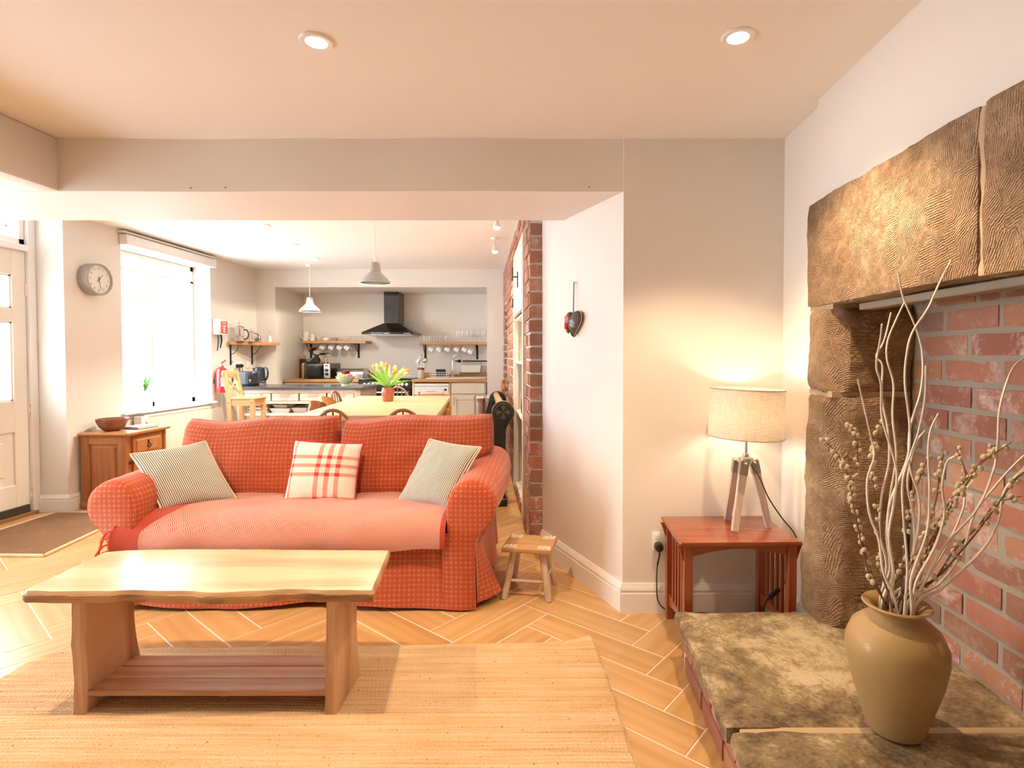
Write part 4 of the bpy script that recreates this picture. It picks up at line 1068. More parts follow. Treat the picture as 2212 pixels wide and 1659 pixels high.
for hnum in range(1, 13):
    a = math.radians(90-30*hnum)
    textmesh('numeral', str(hnum), .026, M_ink, Matrix.Translation((XK+.0735, cp.y+.088*math.cos(a), cp.z+.088*math.sin(a))) @ MTX, ck)
def hand(ang, l, w, x):
    a = math.radians(ang); d = Vector((0, math.cos(a), math.sin(a))); s_ = Vector((0, -d.z, d.y)); o_ = Vector((x, 0, 0))
    rings = [[o_-d*.025+s_*w, o_-d*.025-s_*w, o_-d*.025-s_*w+Vector((.0015, 0, 0)), o_-d*.025+s_*w+Vector((.0015, 0, 0))], [o_+d*l+s_*w*.4, o_+d*l-s_*w*.4, o_+d*l-s_*w*.4+Vector((.0015, 0, 0)), o_+d*l+s_*w*.4+Vector((.0015, 0, 0))]]
    return G().loft(rings)
obj('hour_hand', hand(48, .055, .0038, .0745), M_blackp, ck); obj('minute_hand', hand(-79, .085, .0032, .0765), M_blackp, ck)
obj('boss', G().lathe([(0, .0735), (.006, .0735), (.006, .08), (0, .08)], n=12, M=MX), M_blackp, ck)
obj('lens', G().lathe([(0, .0835), (R*.89, .0835), (R*.89, .0845), (0, .0845)], n=40, M=MX), M_wglass, ck)
# ---- radiator
M_rad = plain('radiator_enamel', (.84, .82, .77), .35)
ra = thing('radiator', 'white ribbed panel radiator below the kitchen window', 'radiator', (-3.69, 5.33, .12))
g = G(); y0, y1 = 4.85, 5.83; n = 58
pts = []
for i in range(n*4+1):
    y = y0+(y1-y0)*i/(n*4); k = i % 4; pts.append((y, -.006 if k in (1, 2) else 0.0))
rr = [[(-3.640+d, y, z) for (y, d) in pts] for z in (.145, .655)]
g.loft(rr, cap=False, close=False); obj('front_panel', g, M_rad, ra, world=True, smooth=0)
obj('body', G().box((-3.700, y0, .14), (-3.648, y1, .66), .004), M_rad, ra, world=True)
obj('top_grille', G().box((-3.703, y0-.004, .655), (-3.636, y1+.004, .668), .003), M_rad, ra, world=True)
obj('end_cap', G().box((-3.703, y0-.012, .14), (-3.634, y0+.075, .668), .004), M_rad, ra, world=True)
obj('valve', G().cyl((-3.634, y0+.03, .60), (-3.622, y0+.03, .60), .016, 16), M_chrome, ra, world=True)
obj('mounting', G().box((-3.729, y0+.1, .2), (-3.70, y1-.1, .6)), M_rad, ra, world=True)
# ---- pine cabinet
M_pine = wood('orange_pine', (.46, .18, .055), (.28, .085, .025), 'z', .38, .8, .15, knots=True); M_pineh = wood('orange_pine_top', (.48, .21, .07), (.30, .10, .03), 'x', .35, .8, .2)
X0, X1, Y0, Y1 = -3.705, -3.345, 4.285, 4.735
cbn = thing('pine_cabinet', 'small orange pine cabinet with an iron-handled drawer by the sofa', 'cabinet', (-3.53, 4.51, 0))
W('carcass', (X0+.01, Y0+.012, .05), (X1-.015, Y1-.012, .57), M_pine, cbn)
for y_, s_ in ((Y0, 1), (Y1, -1)):
    for xa, xb in ((X0, X0+.07), (X1-.07, X1)): W('corner_post', (xa, min(y_, y_+.022*s_), .0), (xb, max(y_, y_+.022*s_), .575), M_pine, cbn)
    W('side_rail', (X0+.06, min(y_, y_+.02*s_), .51), (X1-.06, max(y_, y_+.02*s_), .575), M_pineh, cbn); W('side_rail', (X0+.06, min(y_, y_+.02*s_), .02), (X1-.06, max(y_, y_+.02*s_), .09), M_pineh, cbn)
    W('raised_panel', (X0+.085, min(y_+.003, y_+.02*s_), .11), (X1-.085, max(y_+.003, y_+.02*s_), .49), M_pine, cbn, .012)
W('plinth', (X0-.004, Y0-.012, 0), (X1+.012, Y1+.012, .055), M_pineh, cbn, .008)
W('top', (X0-.01, Y0-.022, .575), (X1+.028, Y1+.022, .600), M_pineh, cbn, .008)
dr = W('drawer', (X1-.02, Y0+.075, .41), (X1+.004, Y1-.06, .55), M_pineh, cbn, .006)
W('drawer_field', (X1-.002, Y0+.10, .43), (X1+.012, Y1-.085, .53), M_pineh, dr, .005)
ym = (Y0+Y1)/2
obj('ring_pull', G().box((X1+.010, ym-.01, .49), (X1+.016, ym+.01, .515), .003).tube(arc((X1+.02, ym, .47), .018, 100, 440, 14, 'yz'), .0035, 6), M_iron, dr, world=True)
dd = W('door', (X1-.02, Y0+.075, .085), (X1+.004, Y1-.06, .39), M_pine, cbn, .006)
W('hinge_strap', (X1+.003, Y0+.02, .345), (X1+.010, Y0+.13, .372), M_iron, dd, .002); W('hinge_strap', (X1+.003, Y0+.02, .11), (X1+.010, Y0+.13, .137), M_iron, dd, .002)
W('door_field', (X1-.002, Y0+.12, .12), (X1+.012, Y1-.10, .355), M_pine, dd, .008)
bp = AZ(242, 934, .601)
bo = thing('wooden_bowl', 'rough-edged turned wooden bowl on the pine cabinet', 'bowl', (-3.565, 4.43, .6005))
obj('bowl', G().lathe([(0, 0), (.045, 0), (.06, .006), (.088, .035), (.104, .075), (.108, .098), (.098, .098), (.092, .072), (.07, .03), (0, .018)], n=40, fn=lambda a, z: 1+(.04*math.sin(a*5)+.035*math.sin(a*9+1))*(z/.1)), wood('dark_burl', (.32, .13, .06), (.14, .05, .025), 'x', .4, 2.0, .2), bo, smooth=50)
nb = thing('notebook', 'white-covered black notebook lying on the pine cabinet', 'book', (-3.46, 4.60, .6005), math.radians(-8))
obj('cover', G().box((-.075, -.10, 0), (.075, .10, .003), .001), M_blackp, nb); obj('pages', G().box((-.072, -.097, .003), (.073, .097, .017)), plain('paper', (.82, .76, .64), .8), nb)
obj('cover', G().box((-.075, -.10, .017), (.075, .10, .020), .001), plain('pale_cover', (.62, .63, .62), .35), nb); obj('spine', G().box((-.077, -.10, 0), (-.072, .10, .020), .001), M_blackp, nb)
# ---- doormat let into the floor
mt = thing('doormat', 'brown coir doormat set in a pale wooden frame by the door', 'doormat', (-3.46, 3.75, 0))
def coir():
    t = NT('coir_pile'); v = t.coords(); n = t.noise(v, 240, 3); b = t.noise(v, 5, 3)
    c = t.mix(t.math('MULTIPLY', t.math('ADD', n, b), .5), (.17, .08, .035), (.40, .22, .11))
    sp_ = t.ramp(t.noise(v, 60, 1), [(.735, (0, 0, 0)), (.75, (1, 1, 1))]); c = t.mix(sp_, c, (.6, .5, .36))
    return t.bsdf(Base_Color=c, Roughness=1.0, Normal=t.bump(n, 1.0, .01))
mq = [(-3.785, 3.29), (-3.06, 3.27), (-3.19, 4.150), (-3.785, 4.150)]
obj('pile', G().prism(mq, .0005, .010), coir(), mt, world=True)
M_mfr = wood('pale_ash', (.72, .56, .36), (.55, .38, .2), 'x', .45)
for k in range(4):
    a, b = Vector((*mq[k], 0)), Vector((*mq[(k+1) % 4], 0)); d = (b-a).normalized(); n = Vector((d.y, -d.x, 0))
    obj('frame_strip', G().prism([(a-d*.02).to_2d(), (b+d*.02).to_2d(), (b+d*.02+n*.024).to_2d(), (a-d*.02+n*.024).to_2d()], .0005, .013, bev=.002), M_mfr, mt, world=True)
# ---- bud vase on the window sill
fv = thing('flower_vase', 'small clear glass vase of green sprigs on the window sill', 'vase', (-3.80, 5.10, WZ0+.0005)); fv.scale = (1.5, 1.5, 1.5)
obj('glass', G().lathe([(0, 0), (.022, 0), (.020, .02), (.012, .06), (.011, .11), (.016, .125), (.014, .125), (.009, .10), (.0, .02)], n=20), M_glass, fv)
M_leaf = plain('leaf_green', (.12, .36, .06), .45); M_leaf2 = plain('pale_leaf', (.30, .55, .22), .5); M_petal = plain('white_petal', (.82, .84, .82), .6)
def leaf(g, base, tip, w, bend=Vector((0, 0, 0)), n=7):
    base, tip = Vector(base), Vector(tip); d = (tip-base).normalized(); s_ = d.cross(Vector((.3, .9, .2))).normalized()
    rows = []
    for i in range(n):
        t = i/(n-1); p = base.lerp(tip, t)+bend*math.sin(math.pi*t*.5); k = w*math.sin(math.pi*min(1, .12+.88*t))**.8*(1-t**6)
        up = d.cross(s_)
        rows.append([p-s_*k+up*k*.3, p-up*.001, p+s_*k+up*k*.3, p+up*.0015])
    return g.loft(rows)
g = G()
for i in range(9):
    a = i*2.4; leaf(g, (0, 0, .11), (.05*math.cos(a)*rnd.uniform(.5, 1), .05*math.sin(a)*rnd.uniform(.5, 1), .17+.05*rnd.random()), .016)
obj('leaves', g, M_leaf, fv)
for i in range(3):
    a = i*2.1+1; p = Vector((.06*math.cos(a), .06*math.sin(a), .16)); gg = G().tube([(0, 0, .03), (.005, 0, .12), p], .0015, 5); obj('sprig', gg, M_leaf2, fv); obj('blossom', G().sphere(p, (.012, .012, .008), 10, 6), M_petal, fv)
# ================================================================ brick wall cupboard, pew
M_cup = paint('cream_cupboard_paint', (.80, .75, .67), .4)
cu = thing('wall_cupboard', 'cream built-in cupboard recessed in the brick wall', 'cupboard', tuple(MB @ Vector((CUP0, 0, CUPZ0))), bang)
def CW(n, lo, hi, mat, p, bev=.003):
    o = obj(n, G().box(lo, hi, bev, M=MB), mat, p, world=True); return o
CW('post', (CUP0, -.03, CUPZ0), (CUP0+.06, .012, CUPZ1), M_cup, cu); CW('post', (CUP1-.06, -.03, CUPZ0), (CUP1, .012, CUPZ1), M_cup, cu)
CW('head_rail', (CUP0+.06, -.03, CUPZ1-.07), (CUP1-.06, .010, CUPZ1), M_cup, cu); CW('back', (CUP0, -.295, CUPZ0), (CUP1, -.28, CUPZ1), M_cup, cu)
CW('side', (CUP0, -.285, CUPZ0), (CUP0+.015, -.02, CUPZ1), M_cup, cu); CW('side', (CUP1-.015, -.285, CUPZ0), (CUP1, -.02, CUPZ1), M_cup, cu)
for z in (.09, .72, 1.14, 1.50): CW('shelf', (CUP0+.015, -.28, z), (CUP1-.015, -.005, z+.022), M_cup, cu)
cd = CW('door', (CUP0+.063, -.012, 1.535), (CUP1-.063, .016, CUPZ1-.075), M_cup, cu)
CW('hinge', (CUP1-.075, .014, 1.62), (CUP1-.04, .024, 1.70), M_iron, cd, .001); CW('hinge', (CUP1-.075, .014, 1.88), (CUP1-.04, .024, 1.96), M_iron, cd, .001)
obj('latch', G().box((CUP0+.35, .014, 1.72), (CUP0+.38, .024, 1.84), .002, M=MB).tube([MB @ Vector((CUP0+.365, .02, 1.80)), MB @ Vector((CUP0+.365, .055, 1.80)), MB @ Vector((CUP0+.365, .06, 1.77))], .006, 6), M_iron, cd, world=True)
pp = MB @ Vector((.98, -.10, .742)); pot = thing('copper_pot', 'lidded copper pot on a shelf of the brick wall cupboard', 'pot', tuple(pp))
obj('body', G().lathe([(0, 0), (.075, 0), (.08, .01), (.08, .12), (.084, .125), (0, .126)], n=28), M_copper, pot); obj('lid', G().lathe([(.084, .126), (.083, .136), (.06, .165), (.02, .178), (.0, .18)], n=28), M_copper, pot)
# ---- church pew
M_pew = plain('black_green_paint', (.022, .028, .024), .42, bump=.3, bscale=60); M_pewtop = wood('rubbed_pew_edge', (.42, .33, .18), (.22, .16, .09), 'x', .4)
pw = thing('church_pew', 'dark painted church pew with carved scroll ends along the brick wall', 'bench', (-.52, 5.0, 0), math.atan2(-BK, -1)+math.pi)
PC = math.atan2(-BK, 1); MPW = Matrix.Translation((-.388, 4.36, 0)) @ Matrix.Rotation(PC, 4, 'Z')
pw.rotation_euler = (0, 0, 0); XF[pw.name] = Matrix.Translation((-.52, 5.0, 0))
sc, sr = (0.0, .755), .088
out = [(.015, .06), (.015, .62)]+[(sc[0]+sr*math.cos(math.radians(a)), sc[1]+sr*math.sin(math.radians(a))) for a in range(-62, 176, 14)]
out += [(-.10, .70), (-.125, .62), (-.16, .53), (-.23, .47), (-.36, .45), (-.40, .42), (-.40, .30), (-.37, .18), (-.38, .06)]
MPX = Matrix(((1, 0, 0, 0), (0, 0, 1, 0), (0, 1, 0, 0), (0, 0, 0, 1)))
PL = 1.28
for y in (0, PL):
    e = obj('end_panel', G().prism(out, y, y+.05, M=MPW @ MPX, bev=.006, seg=2), M_pew, pw, world=True)
    XF[e.name] = XF[pw.name]
    obj('scroll_edge', G().tube([MPW @ Vector((sc[0]+(sr+.001)*math.cos(math.radians(a)), y+.006, sc[1]+(sr+.001)*math.sin(math.radians(a)))) for a in range(-30, 175, 8)], .004, 6), M_pewtop, e, world=True)
    for k in range(4):
        a = math.radians(90*k+90); pr_ = []
        for rr_, aa in ((.008, -.25), (.052, -.42), (.056, 0), (.052, .42), (.008, .25)): pr_.append((sc[0]+rr_*math.cos(a+aa), sc[1]+rr_*math.sin(a+aa)))
        obj('cross_arm', G().prism(pr_, y-.004, y+.002, M=MPW @ MPX), plain('worn_paint', (.09, .085, .065), .5), e, world=True)
    obj('roundel', G().tube([MPW @ Vector((sc[0]+.062*math.cos(2*math.pi*k/32), y-.001, sc[1]+.062*math.sin(2*math.pi*k/32))) for k in range(33)], .004, 6, cap=False), M_pew, e, world=True)
    obj('foot', G().box((-.40, y-.015, 0), (.03, y+.065, .062), .005, M=MPW), M_pew, pw, world=True)
obj('seat', G().box((-.385, .05, .40), (-.02, PL, .43), .006, M=MPW), wood('pew_seat', (.50, .33, .16), (.3, .17, .07), 'y', .4), pw, world=True)
obj('backboard', G().box((-.03, .05, .40), (-.008, PL, .80), .003, M=MPW), M_pew, pw, world=True)
obj('top_rail', G().tube([MPW @ Vector((-.015, .05, .805)), MPW @ Vector((-.015, PL, .805))], .030, 12), M_pewtop, pw, world=True)
fc = thing('folded_chair', 'folded wooden chair leaning on the brick wall beyond the pew', 'chair', tuple(AZ(1085, 960, 0).xy)+(0,) if False else (-.50, 5.95, 0))
M_orange = wood('orange_beech', (.66, .32, .11), (.48, .2, .06), 'z', .4)
for dy in (0, .34): obj('post', G().box((-.012, dy, 0), (.012, dy+.03, .955), .003, M=Matrix.Translation((-.555, 5.80, 0)) @ Matrix.Rotation(math.radians(1.5), 4, 'Y')), M_orange, fc, world=True)
for z in (.30, .55, .80, .90): obj('slat', G().box((-.008, .03, z), (.008, .34, z+.045), .002, M=Matrix.Translation((-.555, 5.80, 0)) @ Matrix.Rotation(math.radians(1.5), 4, 'Y')), M_orange, fc, world=True)
# ---- ceiling spots
for k, (px, py, Y) in enumerate(((1069, 514, 0), (1073, 455, 0))):
    p = AZ(px, py, KCZ); t = thing('ceiling_spotlight', ('white ceiling spotlight on the kitchen ceiling nearer the cooking alcove', 'white ceiling spotlight on the kitchen ceiling nearer the beam')[k], 'ceiling light', p, 0, 'kitchen ceiling spots')
    obj('base', G().lathe([(0, 0), (.036, 0), (.036, -.016), (.03, -.02), (0, -.02)], n=24), M_whitep, t)
    obj('stem', G().tube([(0, 0, -.02), (.002, 0, -.06)], .005, 8), M_chrome, t)
    obj('head', G().lathe([(.010, -.055), (.018, -.07), (.026, -.11), (.029, -.125), (.025, -.125), (0, -.115)], n=24), M_whitep, t)
    obj('lamp', G().lathe([(0, -.122), (.023, -.122), (.025, -.132), (.020, -.14), (0, -.142)], n=20), M_sun_glow, t)
    spot('spot_beam', (0, 0, -.15), E_KITCH*.8, WARM, 110, .7, .02, t, (0, math.radians(18), 0))
# ================================================================ kitchen
M_cream = plain('cream_cabinet_paint', (.76, .71, .61), .4); M_work = wood('beech_worktop', (.62, .34, .14), (.44, .20, .07), 'x', .35, .8, .15)
M_shelfw = wood('pine_shelf', (.68, .36, .15), (.50, .22, .08), 'x', .4, .9, knots=True); M_shelfy = wood('pine_shelf_deep', (.68, .36, .15), (.50, .22, .08), 'y', .4, .9)
M_china = plain('cream_china', (.80, .76, .68), .25, coat=.3); M_wchina = plain('white_china', (.84, .84, .82), .2, coat=.4)
M_gblack = plain('gloss_black', (.012, .012, .014), .12, coat=.5); M_navy = plain('dark_navy_enamel', (.012, .022, .035), .15, coat=.6)
M_appl = plain('white_enamel', (.80, .81, .82), .3); M_slate = plain('dark_slate_top', (.055, .06, .065), .25)
M_limed = wood('limed_oak', (.80, .76, .70), (.62, .53, .44), 'x', .6, 1.2); M_limedz = wood('limed_oak_upright', (.66, .58, .49), (.44, .33, .25), 'z', .6, 1.2)
YF = 7.11
def BXo(n, lo, hi, mat, p, bev=.003, seg=1): return obj(n, G().box(lo, hi, bev, seg), mat, p, world=True)
# ---- range cooker
CX0, CX1 = AY(776, 820, YF).x, AY(889, 820, YF).x
rc = thing('range_cooker', 'black range cooker with white knobs in the kitchen alcove', 'cooker', ((CX0+CX1)/2, YF+.29, 0))
BXo('body', (CX0, YF+.02, .05), (CX1, YF+.58, .885), M_gblack, rc); BXo('hob', (CX0, YF-.0, .885), (CX1, YF+.58, .915), M_gblack, rc, .006, 2)
BXo('splash_trim', (CX0, YF+.575, .90), (CX1, YF+.595, .945), M_steel, rc); cpn = BXo('control_panel', (CX0, YF-.02, .775), (CX1, YF+.02, .885), plain('charcoal_panel', (.03, .034, .04), .3), rc, .004)
for px in (787, 796, 805, 814, 846, 855, 862, 869, 878):
    x = AY(px, 826, YF-.03).x; kb = obj('knob', G().lathe([(.020, 0), (.020, .006), (.014, .008), (.015, .028), (0, .030)], (x, YF-.02, .838), 16, M=Matrix.Rotation(math.pi/2, 4, 'X')), M_wchina, cpn, world=True)
for xa, xb in ((CX0+.012, CX0+.335), (CX0+.345, CX1-.012)):
    dr_ = BXo('oven_door', (xa, YF-.015, .12), (xb, YF+.02, .765), M_gblack, rc, .006, 2)
    BXo('oven_glass', (xa+.05, YF-.018, .30), (xb-.05, YF-.014, .62), plain('oven_glass', (.03, .028, .025), .08), dr_, 0)
    obj('door_rail', G().tube([(xa+.02, YF-.055, .735), (xb-.02, YF-.055, .735)], .011, 12), M_steel, dr_, world=True)
    for xx in (xa+.03, xb-.03): obj('rail_mount', G().cyl((xx, YF-.055, .735), (xx, YF-.012, .735), .009, 10), M_steel, dr_, world=True)
# ---- extractor hood
hx0, hx1 = AY(781, 722, 7.24).x, AY(892, 722, 7.24).x; hc = (hx0+hx1)/2; hz = AY(830, 722, 7.24).z
hd = thing('cooker_hood', 'glossy black pyramid cooker hood with a tall chimney', 'cooker hood', (hc, YA-.25, hz))
obj('canopy', G().loft([[(hx0, 7.24, hz+z0), (hx1, 7.24, hz+z0), (hx1, YA-.002, hz+z0), (hx0, YA-.002, hz+z0)] for z0 in (0, .028)]+[[(hc-.105, 7.42, hz+.155), (hc+.105, 7.42, hz+.155), (hc+.105, YA-.002, hz+.155), (hc-.105, YA-.002, hz+.155)]]), M_gblack, hd, world=True, smooth=20)
BXo('chimney', (hc-.10, 7.43, hz+.15), (hc+.10, YA-.002, AZ1-.002), M_gblack, hd, .003); BXo('filter', (hx0+.02, 7.26, hz-.012), (hx1-.02, YA-.02, hz+.001), M_steel, hd)
for k in range(4): BXo('button', (hx1-.12+.024*k, 7.236, hz+.008), (hx1-.105+.024*k, 7.241, hz+.018), M_steel, hd, 0)
BXo('badge', (hc-.04, 7.236, hz+.009), (hc+.03, 7.241, hz+.017), M_steel, hd, 0)
# ---- base units and worktops
def unit(label, x0, x1, drawer_n, seed=0):
    u = thing('base_cabinet', label, 'cabinet', ((x0+x1)/2, YF+.3, 0), 0, 'cream kitchen base units')
    BXo('carcass', (x0, YF+.022, .1), (x1, YF+.58, .865), M_cream, u); BXo('plinth', (x0, YF+.06, 0), (x1, YF+.1, .1), M_cream, u)
    return u
ux0, ux1 = AY(973, 840, YF).x, AY(1050, 840, YF).x
su = unit('cream shaker sink cabinet with a drawer front beside the dishwasher', ux0, ux1-.005, 1)
BXo('drawer_front', (ux0+.012, YF, .715), (ux1-.02, YF+.02, .855), M_cream, su, .002)
dfr = BXo('door', (ux0+.012, YF+.006, .12), (ux1-.02, YF+.02, .705), M_cream, su, .002)
for lo, hi in (((ux0+.012, YF, .12), (ux0+.08, YF+.012, .705)), ((ux1-.088, YF, .12), (ux1-.02, YF+.012, .705)), ((ux0+.08, YF, .12), (ux1-.088, YF+.012, .19)), ((ux0+.08, YF, .635), (ux1-.088, YF+.012, .705))): BXo('door_frame', lo, hi, M_cream, dfr, .001)
obj('handle', G().tube([(ux0+.048, YF, .67), (ux0+.048, YF-.028, .665), (ux0+.048, YF-.028, .575), (ux0+.048, YF, .57)], .006, 8), M_steel, dfr, world=True)
lx0, lx1 = AX0+.004, CX0-.004
lu = unit('long cream base cabinet with drawers left of the cooker under the microwave', lx0, lx1, 2)
lm = lx0+(lx1-lx0)*.55
for a, b in ((lx0+.012, lm-.006), (lm+.006, lx1-.012)):
    q_ = BXo('drawer', (a, YF, .72), (b, YF+.022, .855), M_cream, lu, .002); obj('knob', G().sphere(((a+b)/2, YF-.016, .785), .012, 10, 8), M_steel, q_, world=True)
    BXo('door', (a, YF, .12), (b, YF+.022, .708), M_cream, lu, .002)
dwx0, dwx1 = AY(896, 840, YF).x, AY(970, 840, YF).x
dw = thing('dishwasher', 'white freestanding dishwasher under the beech worktop', 'dishwasher', ((dwx0+dwx1)/2, YF+.3, 0))
BXo('body', (dwx0, YF+.02, .04), (dwx1, YF+.57, .845), M_appl, dw); BXo('lid', (dwx0, YF-.005, .815), (dwx1, YF+.5, .85), M_appl, dw, .004)
fpn = BXo('fascia', (dwx0, YF-.012, .70), (dwx1, YF+.022, .81), M_appl, dw, .004); BXo('door', (dwx0, YF-.005, .06), (dwx1, YF+.022, .695), M_appl, dw, .004)
BXo('display', (dwx1-.06, YF-.0135, .755), (dwx1-.03, YF-.011, .782), M_blackp, fpn, 0); BXo('handle_slot', ((dwx0+dwx1)/2-.07, YF-.0135, .742), ((dwx0+dwx1)/2+.06, YF-.011, .750), plain('grey_slot', (.4, .41, .42), .4), fpn, 0)
obj('dial', G().lathe([(.014, 0), (.013, .012), (0, .013)], (dwx1-.085, YF-.012, .74), 16, M=Matrix.Rotation(math.pi/2, 4, 'X')), M_appl, fpn, world=True)
for xx in ((CX1+.006, dwx0-.006), (dwx1+.004, ux0-.002)):
    if xx[1] > xx[0]: tag(obj('end_panel', G().box((xx[0], YF, 0), (xx[1], YF+.58, .864), .001), M_cream, None, origin=(xx[0], YF, 0)), ('narrow cream end panel between cooker and dishwasher', 'narrow cream end panel between dishwasher and sink cabinet')[0 if xx[0] < dwx0 else 1], 'panel')
wr = thing('worktop', 'beech worktop with a sink, right of the range cooker', 'worktop', ((CX1+AX1)/2, YF+.3, .865), 0, 'beech worktops')
BXo('slab', (CX1+.004, YF-.02, .866), (AX1-.004, YA-.003, .904), M_work, wr, .004); BXo('upstand', (CX1+.02, YA-.022, .904), (AX1-.024, YA-.003, .975), M_work, wr, .002); BXo('upstand', (AX1-.024, YF, .904), (AX1-.005, YA-.003, .975), M_work, wr, .002)
wl = thing('worktop', 'beech worktop carrying the microwave, left of the range cooker', 'worktop', ((CX0+AX0)/2, YF+.3, .865), 0, 'beech worktops')
BXo('slab', (AX0+.004, YF-.02, .866), (CX0-.004, YA-.003, .904), M_work, wl, .004); BXo('upstand', (AX0+.004, YA-.022, .904), (CX0-.012, YA-.003, .975), M_work, wl, .002)
WT = .9045
# sink, tap
sx0, sx1 = AY(925, 815, YF+.2).x, AX1-.05
snk = thing('sink', 'white ceramic inset sink with drainer in the beech worktop', 'sink', ((sx0+sx1)/2, YF+.27, WT))
rim = [(sx0, YF+.06), (sx1, YF+.06), (sx1, YF+.48), (sx0, YF+.48)]
obj('rim', G().box((sx0, YF+.06, WT), (sx1, YF+.10, WT+.014), .005, 2).box((sx0, YF+.44, WT), (sx1, YF+.48, WT+.014), .005, 2).box((sx0, YF+.09, WT), (sx0+.30, YF+.45, WT+.010), .004).box((sx1-.04, YF+.09, WT), (sx1, YF+.45, WT+.014), .004), plain('cream_sink', (.84, .80, .70), .25), snk, world=True)
obj('bowl', G().box((sx0+.29, YF+.09, WT+.0005), (sx1-.03, YF+.45, WT+.004)), bpy.data.materials['cream_sink'], snk, world=True)
tp = AY(978, 812, YF+.46); tpx = tp.x
tap = thing('kitchen_tap', 'chrome swan-neck mixer tap with two levers behind the sink', 'tap', (tpx, YF+.46, WT+.014))
r_ = .062
pth = [(0, 0, 0), (0, 0, .10), (0, 0, .22)]+[(r_-r_*math.cos(math.radians(a)), -.02*math.sin(math.radians(a)), .24+r_*math.sin(math.radians(a))) for a in range(0, 181, 15)]+[(2*r_+.004, 0, .20)]
obj('spout', G().tube(pth, .0105, 12), M_chrome, tap, smooth=60); obj('base', G().lathe([(.026, 0), (.024, .02), (.015, .03), (.014, .05)], n=20), M_chrome, tap)
obj('crossbar', G().tube([(-.08, 0, .045), (.08, 0, .045)], .011, 10), M_chrome, tap)
for s_ in (-1, 1): obj('lever', G().tube([(s_*.08, 0, .03), (s_*.08, 0, .085), (s_*.085, -.005, .125)], [.010, .009, .006], 8), plain('white_lever', (.8, .8, .8), .3), tap)
# rail with hanging caddy
ra_ = AY(983, 780, YA-.05); rb_ = AY(1050, 780, YA-.05)
rl = thing('utensil_rail', 'black iron hanging rail on the wall above the sink', 'rail', ((ra_.x+rb_.x)/2, YA-.04, ra_.z))
obj('bar', G().tube([(ra_.x, YA-.05, ra_.z), (AX1-.012, YA-.05, ra_.z)], .008, 8), M_iron, rl, world=True)
for x in (ra_.x+.05, AX1-.06): obj('mount', G().lathe([(0, 0), (.022, 0), (.020, .012), (.009, .02), (.009, .05), (0, .05)], (x, YA-.001, ra_.z), 16, M=Matrix.Rotation(math.pi/2, 4, 'X')), M_iron, rl, world=True)
c0, c1, cz1, cz0 = AY(996, 790, YA-.1).x, AY(1040, 790, YA-.1).x, AY(1000, 789, YA-.1).z, AY(1000, 804, YA-.1).z
cd_ = thing('washing_up_caddy', 'cream caddy hanging from the iron rail above the sink', 'caddy', ((c0+c1)/2, YA-.09, cz0))
g = G(); rings = []
for z, k in ((cz0, .86), (cz1, 1.0)): rings.append([((c0+c1)/2+(x-(c0+c1)/2)*k, YA-.09+dy*k, z) for x, dy in ((c0, -.06), (c1, -.06), (c1, .06), (c0, .06))])
rings.append([((c0+c1)/2+(x-(c0+c1)/2)*.96, YA-.09+dy*.93, cz1) for x, dy in ((c0, -.06), (c1, -.06), (c1, .06), (c0, .06))]); rings.append([((c0+c1)/2+(x-(c0+c1)/2)*.84, YA-.09+dy*.8, cz0+.006) for x, dy in ((c0, -.06), (c1, -.06), (c1, .06), (c0, .06))])
obj('tub', g.loft(rings), M_china, cd_, world=True, smooth=20)
for x in (c0+.008, c1-.008): obj('hook', G().tube([(x, YA-.09, cz1-.01), (x, YA-.085, cz1+.03), (x, YA-.055, ra_.z+.011)], .0025, 6), M_iron, cd_, world=True)
sb = thing('soap_bottle', 'clear soap bottle with a red cap standing in the hanging caddy', 'bottle', (AY(1009, 785, YA-.09).x, YA-.09, cz0+.008))
hb_ = ra_.z-cz0-.01
obj('bottle', G().lathe([(0, 0), (.022, 0), (.022, hb_*.7), (.010, hb_*.85), (.010, hb_*.93), (0, hb_*.93)], n=16), M_glass, sb); obj('cap', G().lathe([(.013, hb_*.92), (.014, hb_*.96), (.012, hb_*1.12), (0, hb_*1.14)], n=14), plain('red_cap', (.75, .03, .03), .4), sb)
# dish rack and utensil crock
dx_ = AY(932, 806, YF+.33).x; dxe = AY(972, 806, YF+.33).x
dk = thing('dish_rack', 'white wire dish rack holding a black tray on the drainer', 'dish rack', ((dx_+dxe)/2, YF+.33, WT+.014))
hw = (dxe-dx_)/2
for z in (.006, .038, .068): obj('wire_rim', G().tube([(-hw, -.10, z), (hw, -.10, z), (hw, .09, z), (-hw, .09, z), (-hw, -.10, z)], .004, 6), M_appl, dk)
for i in range(9): obj('wire', G().tube([(-hw+2*hw*i/8, -.10, .068), (-hw+2*hw*i/8, -.10, .006), (-hw+2*hw*i/8, .09, .006), (-hw+2*hw*i/8, .09, .068)], .0025, 5), M_appl, dk)
tag(obj('black_tray', G().box((-.065, -.012, 0), (.065, .012, .095), .004, M=Matrix.Translation(((dx_+dxe)/2, YF+.34, WT+.026))), M_blackp, None, origin=((dx_+dxe)/2, YF+.34, WT+.026)), 'black baking tray standing in the dish rack', 'tray')
ux = max(AY(906, 810, YF+.30).x, CX1+.052)
cr = thing('utensil_crock', 'brown-rimmed stoneware crock beside the range cooker', 'jar', (ux, YF+.30, WT))
obj('body', G().lathe([(0, 0), (.042, 0), (.046, .008), (.046, .105), (.040, .118), (.036, .118), (.040, .10), (.040, .01), (0, .01)], n=28), plain('grey_stoneware', (.58, .56, .46), .3, coat=.3), cr)
obj('rim', G().lathe([(.0405, .116), (.046, .120), (.046, .140), (.041, .144), (.035, .144), (.035, .116)], n=28), plain('brown_glaze', (.25, .09, .03), .25), cr)
